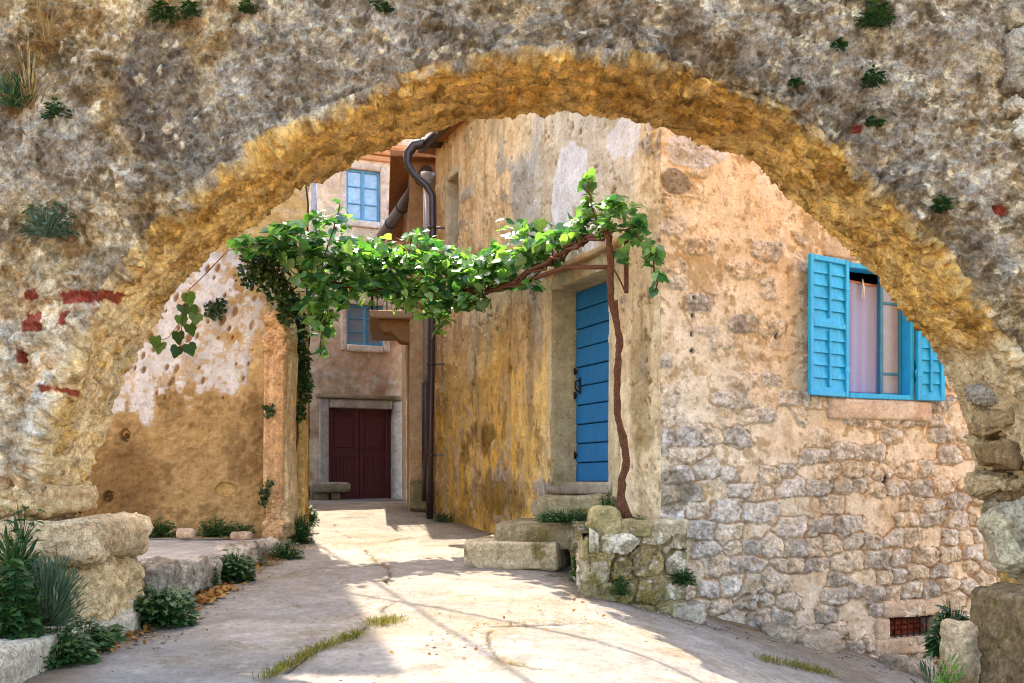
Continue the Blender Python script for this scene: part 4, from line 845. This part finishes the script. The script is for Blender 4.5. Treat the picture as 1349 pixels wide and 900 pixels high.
for wi, (u0, u1, z0, z1) in enumerate((EW1, EW2)):
    stonepiece('window_surround', EF, [(u0-.13, u0, -.2, .03, z0-.12, z1+.12), (u1, u1+.13, -.2, .03, z0-.12, z1+.12), (u0+.004, u1-.004, -.2, .03, z1, z1+.12), (u0+.004, u1-.004, -.2, .05, z0-.14, z0)], far, (244, 224, 204), (224, 190, 160), 531+wi*5)
    b = MB(); f_ = .05; um = (u0+u1)/2
    for a, c_ in ((u0, u0+f_), (u1-f_, u1), (um-f_*.7, um+f_*.7)): b.box((a, -.1, z0), (c_, -.04, z1), .005, EF)
    for a, c_ in ((z0, z0+f_), (z1-f_, z1)): 
        b.box((u0+f_, -.1, a), (um-f_*.7, -.044, c_), .005, EF); b.box((um+f_*.7, -.1, a), (u1-f_, -.044, c_), .005, EF)
    for k in (1, 2): 
        zz = z0+(z1-z0)*k/3; b.box((u0+f_, -.09, zz-.012), (um-.03, -.05, zz+.012), .003, EF); b.box((um+.03, -.09, zz-.012), (u1-f_, -.05, zz+.012), .003, EF)
    w = b.build('window', PALEBLUE, far)
    b = MB(); b.box((u0+.01, -.085, z0+.01), (u1-.01, -.075, z1-.01), 0, EF); b.build('pane', GLASS if wi else mat_plain('curtained_pane', lin(160, 196, 222, .75), .25, 0, .5, 6, .25, .02), w)
b = MB()
for k, (o_, zz) in enumerate(((.08, -.02), (.15, .1), (.22, .22))): b.box((-4.5, -.1, ez(515, 214)+zz), (3.6, o_, ez(515, 214)+zz+.115), .02, EF)
b.build('eaves_cornice', mat_plain('peach_plaster', lin(236, 176, 124), .9), far)
o = rocks('stone_bench', [rock(EF(EO(424), .35, edz0+.25), (.95, .42, .2), 541, .03, 6, .02, R(23), (176, 164, 140), (130, 120, 92), .1), rock(EF(EO(418), .3, edz0+.07), (.3, .3, .2), 543, .03, 6, .02, R(23), (166, 152, 120), (120, 110, 80), .1), rock(EF(EO(436), .3, edz0+.07), (.2, .3, .2), 544, .03, 6, .02, R(23), (166, 152, 120), (120, 110, 80), .1)], MAS_STONE)
meta(o, 'low stone bench beside the dark red double doors', 'bench')
# neighbour with balcony
B0 = np.array([-1.60, 16.0]); B1 = np.array([-2.27, 21.2]); nb = empty('balcony_house', (-1.3, 17, CZ-.4), 'pinkish plastered house with an iron balcony squeezed behind the brown downpipe', 'house')
dB = (B1-B0)/np.linalg.norm(B1-B0); nB = np.array([-dB[1], dB[0]])
def BF(u, o, z): return (B0[0]+dB[0]*u+nB[0]*o, B0[1]+dB[1]*u+nB[1]*o, z)
def BFF(u, o, z): return (B0[0]+u, B0[1]-o, z)
def nb_fn(u, z):
    p = p3(u, z, 15.); b1 = fbm(p, 1, 4, 551); b2 = fbm(p, 5, 4, 553); b3 = fbm(p, 20, 3, 555)
    c = np.tile(lin(230, 190, 146), (len(u), 1)); c = mixc(c, lin(214, 164, 110), sstep(-.1, .4, b2)*.6); c = mixc(c, lin(240, 214, 176), sstep(.1, .4, b3)*.5); c = mixc(c, lin(160, 110, 66), sstep(2.7, 3.6, z-CZ+.3*b2)*.7)
    return .02*b1+.008*b2+.004*b3, c
HB = CZ+5.0
sheet('wall', BFF, np.linspace(0, 2.2, 90), np.linspace(CZ-.6, HB, 220), nb_fn, MAS_PLAS, nb)
sheet('wall', BF, axis(0, 5.2, .05, [1.6, 2.5]), axis(CZ-.6, HB, .05, [CZ-.36, CZ+1.5]), nb_fn, MAS_PLAS, nb, [(1.6, 2.5, CZ-.6, CZ+1.5)], flip=True)
b = MB(); b.box((1.5, -.2, CZ-.5), (2.6, -.14, CZ+1.6), 0, BF); b.build('door', mat_plain('dark_blue_black_door', lin(34, 36, 52), .5), nb)
rocks('plinth', [rock((B0[0]+.19, B0[1]-.03, CZ-.2), (.36, .22, .46), 561, .03, 9, .015, 0, (170, 158, 118), (124, 112, 72), .15)], MAS_STONE, nb)
b = MB(); b.prism([(0, 0), (.5, .0), (.5, -.12), (.42, -.2), (.3, -.2), (.16, -.34), (0, -.36)], lambda x, y, z: BF(y, x-.02, z+CZ+2.55), .1, .5, .01)
b.build('corbel', mat_plain('brown_stone', lin(176, 130, 84), .9), nb)
b = MB(); b.box((-.05, -.05, CZ+2.55), (2.6, .62, CZ+2.67), .015, BF); bal = b.build('balcony', mat_plain('balcony_stone', lin(196, 164, 128), .9), nb)
b = MB(); b.tube([BF(-.02, .0, CZ+3.6), BF(-.02, .58, CZ+3.6), BF(2.5, .58, CZ+3.6)], .018, 6)
for k in range(16): b.tube([BF(k*.165, .58, CZ+2.66), BF(k*.165, .58, CZ+3.6)], .009, 5)
for k in range(4): b.tube([BF(-.02, .05+k*.15, CZ+2.66), BF(-.02, .05+k*.15, CZ+3.6)], .009, 5)
b.tube([BF(-.02, .58, CZ+2.66), BF(-.02, .58, CZ+3.72), BF(-.02, .58, CZ+3.76)], [.016, .016, .035], 8)
b.build('railing', DARKMET, bal)
G0, G1 = P(562, 226, 15.6), P(508, 304, 19.2)
b = MB(); b.box((-.25, -3.0, HB), (5.6, .30, HB+.1), .01, BF); b.build('roof', mat_plain('brown_boards', lin(176, 120, 76, .6), .9, 0, .2, 12, .3), nb)
b = MB(); b.tube([G0, G0+(G1-G0)*.5, G1+(G1-G0)*.12], .1, 14)
for k in (.2, .55, .85): q = G0+(G1-G0)*k; b.tube([q-(G1-G0)*.006, q+(G1-G0)*.006], .112, 14)
b.build('gutter', BROWNMET, nb)
b = MB(); b.tube([G0+np.array([.02, -.05, -.04]), P(562, 244, 15.55)], [.11, .075], 12); b.tube([P(562, 240, 15.5), P(562, 505, 15.5)], .055, 12); b.build('downpipe', GREYMET, nb)
b = MB(); b.tube([P(561, 505, 15.45), P(561, 660, 15.45)], .062, 12); b.build('drain_shoe', BROWNMET, nb)

# ------------------------------------------------------------------ ivy and weeds
def plant(name, parts, mat, label, cat='plant', group=None):
    return meta(leafmesh(name, parts, mat), label, cat, group)
Yi = 11.6
def ivyc(lst, Y, size=.055, out=(0, -.9, 0), dn=1.): return [clump(P(a, c_, Y), (rx/F*Y, .09, ry/F*Y), int(n*dn), size, 'ivy', .25, .6, out) for (a, c_, rx, ry, n) in lst]
iv = empty('ivy', tuple(P(390, 690, 12.5)), 'dark ivy hanging over the broken end of the pick marked wall', 'ivy')
leafmesh('leaves', ivyc([(340, 360, 32, 22, 330), (368, 378, 22, 26, 260), (352, 340, 40, 16, 260), (378, 405, 14, 24, 200), (386, 400, 12, 20, 120)], 11.55)+ivyc([(394, 440, 12, 34, 260), (398, 480, 13, 26, 220), (401, 510, 12, 22, 200), (397, 540, 7, 16, 70)], 12.4), IVYLEAF, iv)
b = MB(); b.tube(wig(dens([P(392, 700, 12.6), P(390, 600, 12.62), P(396, 500, 12.6), P(385, 420, 12.4), P(370, 370, 11.7), P(340, 350, 11.7)]), .02, 77), .012, 6); b.build('stem', BARK, iv)
plant('ivy_patch', ivyc([(283, 408, 17, 13, 130), (290, 402, 12, 10, 60)], 11.85, .05), IVYLEAF, 'small dark ivy tuft clinging to the pale pick marked plaster', 'ivy', 'small ivy tufts on the left wall')
plant('ivy_patch', ivyc([(355, 540, 9, 10, 60)], 11.6, .05), IVYLEAF, 'ivy tuft halfway up the brick edge of the left wall', 'ivy', 'small ivy tufts on the left wall')
plant('ivy_patch', ivyc([(350, 645, 9, 12, 60), (346, 660, 6, 8, 25), (356, 636, 5, 5, 15)], 11.6, .05), IVYLEAF, 'ivy tuft low on the brick edge of the left wall', 'ivy', 'small ivy tufts on the left wall')
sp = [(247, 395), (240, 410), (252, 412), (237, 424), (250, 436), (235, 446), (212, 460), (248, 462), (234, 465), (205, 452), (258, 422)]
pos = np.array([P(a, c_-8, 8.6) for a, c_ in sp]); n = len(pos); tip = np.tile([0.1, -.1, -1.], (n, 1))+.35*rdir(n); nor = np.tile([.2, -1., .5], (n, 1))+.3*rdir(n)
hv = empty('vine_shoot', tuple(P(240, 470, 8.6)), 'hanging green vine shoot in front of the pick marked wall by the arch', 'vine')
leafmesh('leaves', [leaves(pos, tip, nor, .11, 'grape')], WEEDLEAF, hv)  # vine leaves in the darker weed green, shade put into their colour
b = MB(); b.tube([P(272, 360, 8.6), P(246, 385, 8.6), P(240, 420, 8.6), P(238, 460, 8.6)], .004, 5); b.tube([P(240, 420, 8.6), P(222, 445, 8.6), P(206, 450, 8.6)], .003, 5); b.tube([P(272, 360, 8.6), P(300, 330, 9.6), P(345, 322, 11.2)], .005, 5); b.build('stem', BARK, hv)
def weed(px, py, wpx, hpx, Y, label, kind='ivy', mat=None, n=None, size=None, grp=None, name='weed', on=None):
    big = 1.18 if on == 'ground' else 1.; r = wpx/2/F*Y*big; h = hpx/F*Y*big; base = P(px, py, Y); base[1] += 0
    if on == 'ground': base[2] = g1(base[0], base[1])
    n = n or int(90+520*r*h/.04*.5); n = min(n, 900); s = size or max(.032, .17*min(r*2, h*1.2)**.7*.6)
    th = RNG.random(n)*2*math.pi; rad = np.sqrt(RNG.random(n)); el = RNG.random(n)
    hh = h*el*np.sqrt(np.maximum(0, 1-rad**2*.85)); pos = np.stack([np.cos(th)*rad*r, np.sin(th)*rad*min(r, .3)*.8, hh], 1)*(.9+.2*RNG.random((n, 1)))+base
    out = np.stack([np.cos(th)*rad, np.sin(th)*rad*.8, .25+.9*el], 1)
    if kind in ('lance', 'blade'): tip = out+.5*rdir(n)+np.array([0, 0, .3]); nor = rdir(n)+np.array([0, -.3, .8])
    else: tip = np.stack([np.cos(th), np.sin(th), -.15+0*th], 1)+.5*rdir(n); nor = out+.45*rdir(n)+np.array([0, -.3, .4])
    stp = np.concatenate([base+(pos-base)*.0, base+(pos-base)*.45]); stt = np.concatenate([pos-base, pos-base])+1e-4; sl = np.linalg.norm(stt, axis=1)*np.concatenate([np.full(n, .52), np.full(n, .6)])
    
    return plant(name, [leaves(pos, tip, nor, s*(.6+.7*RNG.random(n)), kind), leaves(stp, stt, np.tile([0, -1., .1], (len(stp), 1)), sl, 'blade', 0, 0)], mat or WEEDLEAF, label, 'weed' if name != 'grass_tuft' else 'grass', grp)
KG = 'weeds along the foot of the left kerb'
weed(213, 826, 72, 46, 7.45, 'rounded dense dark green weed at the end of the lower kerb slab', grp=KG, on='ground', n=700)
weed(137, 846, 36, 34, 6.9, 'broad leaved small weed leaning on the lower kerb slab', 'ivy', grp=KG, size=.085, n=60)
weed(75, 874, 100, 52, 6.3, 'wide feathery weed in front of the lower kerb slab', grp=KG, n=750)
weed(12, 895, 40, 40, 6.0, 'dark weed at the very left corner of the street', grp=KG, n=300)
weed(112, 858, 62, 40, 6.6, 'feathery middle weed between the broad leaved one and the widest one at the kerb', grp=KG, on='ground', n=420)
weed(30, 886, 60, 34, 6.1, 'low dark weed filling the gap beside the left corner weed', grp=KG, on='ground', n=360)
weed(183, 794, 34, 28, 7.75, 'small weed between the arch plinth and the upper pavement', grp=KG, n=180)
weed(240, 800, 34, 30, 8.1, 'low weed at the corner under the upper pavement', grp=KG, n=220)
weed(308, 768, 52, 42, 9.4, 'tallest bushy weed on the riser of the upper pavement', grp=KG, n=520)
weed(276, 778, 26, 42, 9.0, 'narrow pale weed left of the bushy one on the riser', grp=KG, n=220)
weed(376, 746, 44, 36, 10.8, 'weed under the brick edge of the left wall at the pavement corner', grp=KG, n=330)
weed(343, 752, 20, 18, 10.3, 'tiny weed between the bushy one and the pavement corner', grp=KG, n=90)
weed(395, 716, 34, 44, 12.0, 'weed clump right of the brick edge along the street', grp=KG, n=330)
weed(408, 694, 22, 34, 13.2, 'farthest weed at the foot of the tall ochre house', grp=KG, n=200)
PG = 'weeds along the foot of the pick marked wall'
weed(175, 708, 44, 24, 11.5, 'weed at the wall foot nearest the arch plinth', grp=PG, n=220)
weed(212, 708, 40, 26, 11.5, 'weed at the wall foot in the middle of three beside the arch', grp=PG, n=220)
weed(284, 707, 46, 28, 11.6, 'larger weed at the wall foot under the brown plaster', grp=PG, n=260)
weed(318, 704, 40, 18, 11.65, 'flat weed at the wall foot next to the brick edge', grp=PG, n=150)
AG = 'plants growing out of the arch'
for (px, py, w_, h_, lb) in [(1153, 34, 42, 34, 'largest dark tuft growing on the arch at upper right'), (1150, 112, 28, 22, 'middle tuft of the vertical line of tufts on the arch'), (1152, 166, 18, 14, 'lowest tuft of the vertical line on the arch beside a brick chip'), (1241, 276, 24, 24, 'lone tuft on the right shoulder of the arch'),
                             (216, 24, 36, 20, 'mossy tuft at the top edge left of the arch crown'), (250, 18, 24, 18, 'smaller mossy tuft beside the one at the top edge'), (325, 16, 16, 16, 'tuft at the top edge nearest the pale stone'), (500, 16, 26, 20, 'tuft at the top edge left of the arch crown above the soffit'), (76, 156, 32, 26, 'tuft below the dry grass on the left pier'), (1106, 62, 16, 12, 'tiny tuft on the arch beside the largest one'), (1048, 112, 14, 10, 'tiny tuft just above the right soffit edge')]:
    weed(px, py, w_, h_, YF-.05, lb, 'ivy', WEEDLEAF, int(26+w_*h_*.15), .036, AG, 'wall_plant')
weed(62, 312, 66, 52, YF-.08, 'leggy green and straw wall plant hanging on the left pier', 'round', GREYLEAF, 170, .038, AG, 'wall_plant')
weed(15, 140, 40, 34, YF-.08, 'dark green plant under the dry grass at the left edge', 'lance', WEEDLEAF, 150, .07, AG, 'wall_plant')
weed(40, 145, 36, 100, YF-.06, 'tall dry straw grass growing on the upper left of the arch', 'blade', STRAW, 36, .17, AG, 'wall_plant')
weed(60, 55, 50, 55, YF-.06, 'shorter dry straw grass at the top left of the arch', 'blade', STRAW, 26, .13, AG, 'wall_plant')
weed(62, 825, 84, 104, 6.3, 'tall grey green spurge in front of the plinth', 'lance', GREYLEAF, 520, .062, None, 'spurge')
weed(18, 840, 60, 100, 6.1, 'dark bushy weed at the left edge behind the kerb', 'ivy', WEEDLEAF, 520, .06, None, 'weed')
weed(20, 760, 44, 60, 6.3, 'low spiky weed beside the plinth at the left edge', 'lance', WEEDLEAF, 160, .09, None, 'weed')
b = weed(30, 715, 50, 60, 6.35, 'thorny twig with sparse leaves on the plinth', 'ivy', WEEDLEAF, 26, .055, None, 'bramble')
SG = 'weeds among the door steps'
weed(765, 768, 28, 50, 9.55, 'weed climbing the side of the steps beside the raised bed', grp=SG, n=260)
weed(725, 770, 40, 14, 9.75, 'flat weed under the lowest door step', grp=SG, n=120)
weed(745, 688, 84, 20, 9.9, 'creeping green weed on the second door step', grp=SG, n=330)
weed(800, 690, 24, 46, 9.5, 'upright pale weed beside the vine trunk', grp=SG, n=160)
weed(835, 692, 40, 16, 9.15, 'low weed around the root of the vine trunk', grp=SG, n=160)
weed(900, 770, 30, 26, 8.85, 'round weed at the right end of the raised bed', grp=SG, n=240)
weed(816, 784, 24, 26, 8.75, 'small weed at the foot of the raised bed', grp=SG, n=120)
weed(668, 706, 14, 16, 10.6, 'tiny weed at the far end of the second door step', grp=SG, n=60)
weed(583, 688, 26, 16, 14.4, 'weed at the foot of the yellow wall by the brown downpipe', grp=SG, n=120)
weed(1255, 868, 60, 72, 7.75, 'dark leafy bush behind the small upright stone', 'ivy', WEEDLEAF, 700, .05, None, 'bush')
weed(1248, 905, 34, 36, 7.1, 'bright green spiky plant at the foot of the small upright stone', 'lance', mat_leaf('fresh_leaf', lin(86, 140, 40, .6), lin(150, 190, 70, .6), .3), 34, .075, None, 'weed')
weed(1226, 908, 34, 34, 7.2, 'blue green spiky plant left of the bright green one', 'lance', GREYLEAF, 40, .085, None, 'weed')
# grit and pebbles gathered along the walls
def grit(line, n, wid, r0, r1):
    V, Fc, m = [], [], 0
    oc = np.array([[1, 0, 0], [-1, 0, 0], [0, 1, 0], [0, -1, 0], [0, 0, 1], [0, 0, -1]], float); of = np.array([[0, 2, 4], [2, 1, 4], [1, 3, 4], [3, 0, 4], [2, 0, 5], [1, 2, 5], [3, 1, 5], [0, 3, 5]])
    for _ in range(n):
        k = random.randrange(len(line)-1); t = random.random(); a, b_ = line[k], line[k+1]
        X = a[0]+(b_[0]-a[0])*t+random.gauss(0, wid); Y = a[1]+(b_[1]-a[1])*t+random.gauss(0, wid); r = r0+(r1-r0)*random.random()**3
        q = oc*RNG.uniform(.6, 1.1, (6, 1))*r*np.array([1.2, 1, .6]); an = random.random()*6; q = np.stack([q[:, 0]*math.cos(an)-q[:, 1]*math.sin(an), q[:, 0]*math.sin(an)+q[:, 1]*math.cos(an), q[:, 2]], 1)
        V.append(q+np.array([X, Y, g1(X, Y)+r*.35])); Fc.append(of+m); m += 6
    return np.concatenate(V), np.concatenate(Fc)
gl = [grit([(-2.5, 6.6), (-2.5, 9), (-2.35, 12)], 500, .12, .004, .018), grit([GP(830, 800), GP(960, 830), GP(1180, 885)], 350, .12, .004, .02), grit([(-.6, 13), (.2, 10.9)], 120, .15, .004, .014), grit([GP(300, 870), GP(600, 800), GP(900, 860)], 500, .7, .003, .009)]
gv, gf, m = [], [], 0
for v, f in gl: gv.append(v); gf.append(f+m); m += len(v)
gv = np.concatenate(gv); gc = np.repeat(RNG.random(len(gv)//6), 6)[:, None]*(lin(206, 192, 168)-lin(126, 112, 92))+lin(126, 112, 92)
meta(npmesh('gravel', gv, np.concatenate(gf), MAS_STONE, None, gc, False), 'grit and pebbles strewn over the street and along the wall feet', 'gravel', kind='stuff')
# grass in the cracks, litter along the kerb: uncountable
def scatter(line, n, wid, kind, mat, size, name, tipz):
    pts = []
    for _ in range(n):
        k = random.randrange(len(line)-1); t = random.random(); a, c_ = line[k], line[k+1]
        X = a[0]+(c_[0]-a[0])*t+random.gauss(0, wid); Y = a[1]+(c_[1]-a[1])*t+random.gauss(0, wid*1.3); pts.append((X, Y, g1(X, Y)+.004))
    pos = np.array(pts); m = len(pos); tip = rdir(m); tip[:, 2] = tipz+.3*np.abs(tip[:, 2]); nor = rdir(m)*.5+np.array([0, -.2, 1.])
    return leaves(pos, tip, nor, size*(.5+RNG.random(m)), kind)
gs = [scatter([GP(345, 897), GP(380, 880), GP(410, 862), GP(450, 845), GP(475, 838)], 900, .025, 'blade', None, .055, '', .8), scatter([GP(495, 825), GP(520, 818)], 500, .05, 'blade', None, .05, '', .7), scatter([GP(1000, 870), GP(1050, 880), GP(1095, 890)], 700, .04, 'blade', None, .05, '', .8),
      scatter([GP(620, 826), GP(700, 822), GP(800, 824)], 160, .02, 'blade', None, .03, '', .6), scatter([GP(385, 800), GP(395, 800)], 60, .02, 'blade', None, .03, '', .5)]
o = leafmesh('grass', gs, mat_leaf('crack_grass', lin(90, 100, 44, .6), lin(196, 170, 80, .6), .2, .7, .1)); meta(o, 'thin yellow green grass in the cracks of the street', 'grass', kind='stuff')
lt = [scatter([GP(120, 862), GP(200, 828), GP(270, 782), GP(330, 752), GP(395, 720)], 420, .07, 'round', None, .035, '', .05), scatter([GP(250, 800), GP(300, 775)], 160, .05, 'round', None, .05, '', .1), scatter([GP(420, 880), GP(620, 830), GP(900, 830)], 120, .35, 'round', None, .022, '', .05), scatter([GP(300, 850), GP(500, 760)], 60, .4, 'round', None, .02, '', .05)]
o = leafmesh('litter', lt, DRYLEAF); meta(o, 'dry brown leaves and crumbs scattered along the kerb', 'litter', kind='stuff')
for k, (px, py, w_) in enumerate([(245, 703, .2), (318, 706, .24)]):
    o = rocks('loose_stone', [rock(P(px, py, 11.4), (w_, .16, .1), 600+k, .014, 3, .015, .2, (232, 204, 172), (190, 160, 130))]); meta(o, ['small pale stone lying between the weeds at the wall foot', 'pale pinkish stone lying by the brick edge of the wall'][k], 'stone', 'loose stones on the upper pavement')
# wires strung over the street
def wire(a, c_, sag, label):
    b = MB(); a, c_ = Vector(a), Vector(c_); b.tube([a.lerp(c_, k/16)-Vector((0, 0, sag*4*(k/16)*(1-k/16))) for k in range(17)], .022, 6)
    meta(b.build('overhead_wire', DARKMET), label, 'wire', 'wires over the street')
wire((-3.7, 17.0, CZ+7.2), (1.4, 4.0, CZ+6.4), .2, 'wire strung along the street from the tall house')
wire((-2.5, 12.9, CZ+6.2), (1.5, 9.2, CZ+5.6), .1, 'wire strung across the street between two houses')

# ------------------------------------------------------------------ light, sky, camera
EL, AZ = R(59), R(-15)
sd = Vector((math.sin(AZ)*math.cos(EL), math.cos(AZ)*math.cos(EL), math.sin(EL)))
ld = bpy.data.lights.new('sun', 'SUN'); ld.energy = 2.0; ld.angle = R(.5); ld.color = (1., .93, .82)
lo = bpy.data.objects.new('sun', ld); COL.objects.link(lo); lo.rotation_euler = sd.to_track_quat('Z', 'Y').to_euler(); lo.location = (0, 0, 30)
wd = bpy.data.worlds.new('World'); SC.world = wd; wd.use_nodes = True; nt = wd.node_tree
sky = nt.nodes.new('ShaderNodeTexSky'); sky.sky_type = 'NISHITA'; sky.sun_disc = False; sky.sun_elevation = EL; sky.sun_rotation = AZ; sky.dust_density = 2.5; sky.air_density = 1.
nt.links.new(sky.outputs[0], nt.nodes['Background'].inputs[0]); nt.nodes['Background'].inputs[1].default_value = .15
cd = bpy.data.cameras.new('camera'); cam = bpy.data.objects.new('camera', cd); COL.objects.link(cam); cam.location = (0, 0, CZ); cam.rotation_euler = (R(90), 0, 0)
cd.sensor_width = 36; cd.lens = 36*F/1349; cd.shift_y = (HY-450)/1349; cd.clip_end = 2000; cd.clip_start = .05
SC.camera = cam
SC.view_settings.view_transform = 'Standard'; SC.view_settings.look = 'None'; SC.view_settings.gamma = 1; SC.view_settings.exposure = 2.98; SC.view_settings.use_white_balance = True; SC.view_settings.white_balance_temperature = 6950
SC.cycles.filter_width = 1.05; SC.cycles.max_bounces = 8; SC.cycles.diffuse_bounces = 6; SC.cycles.use_denoising = True
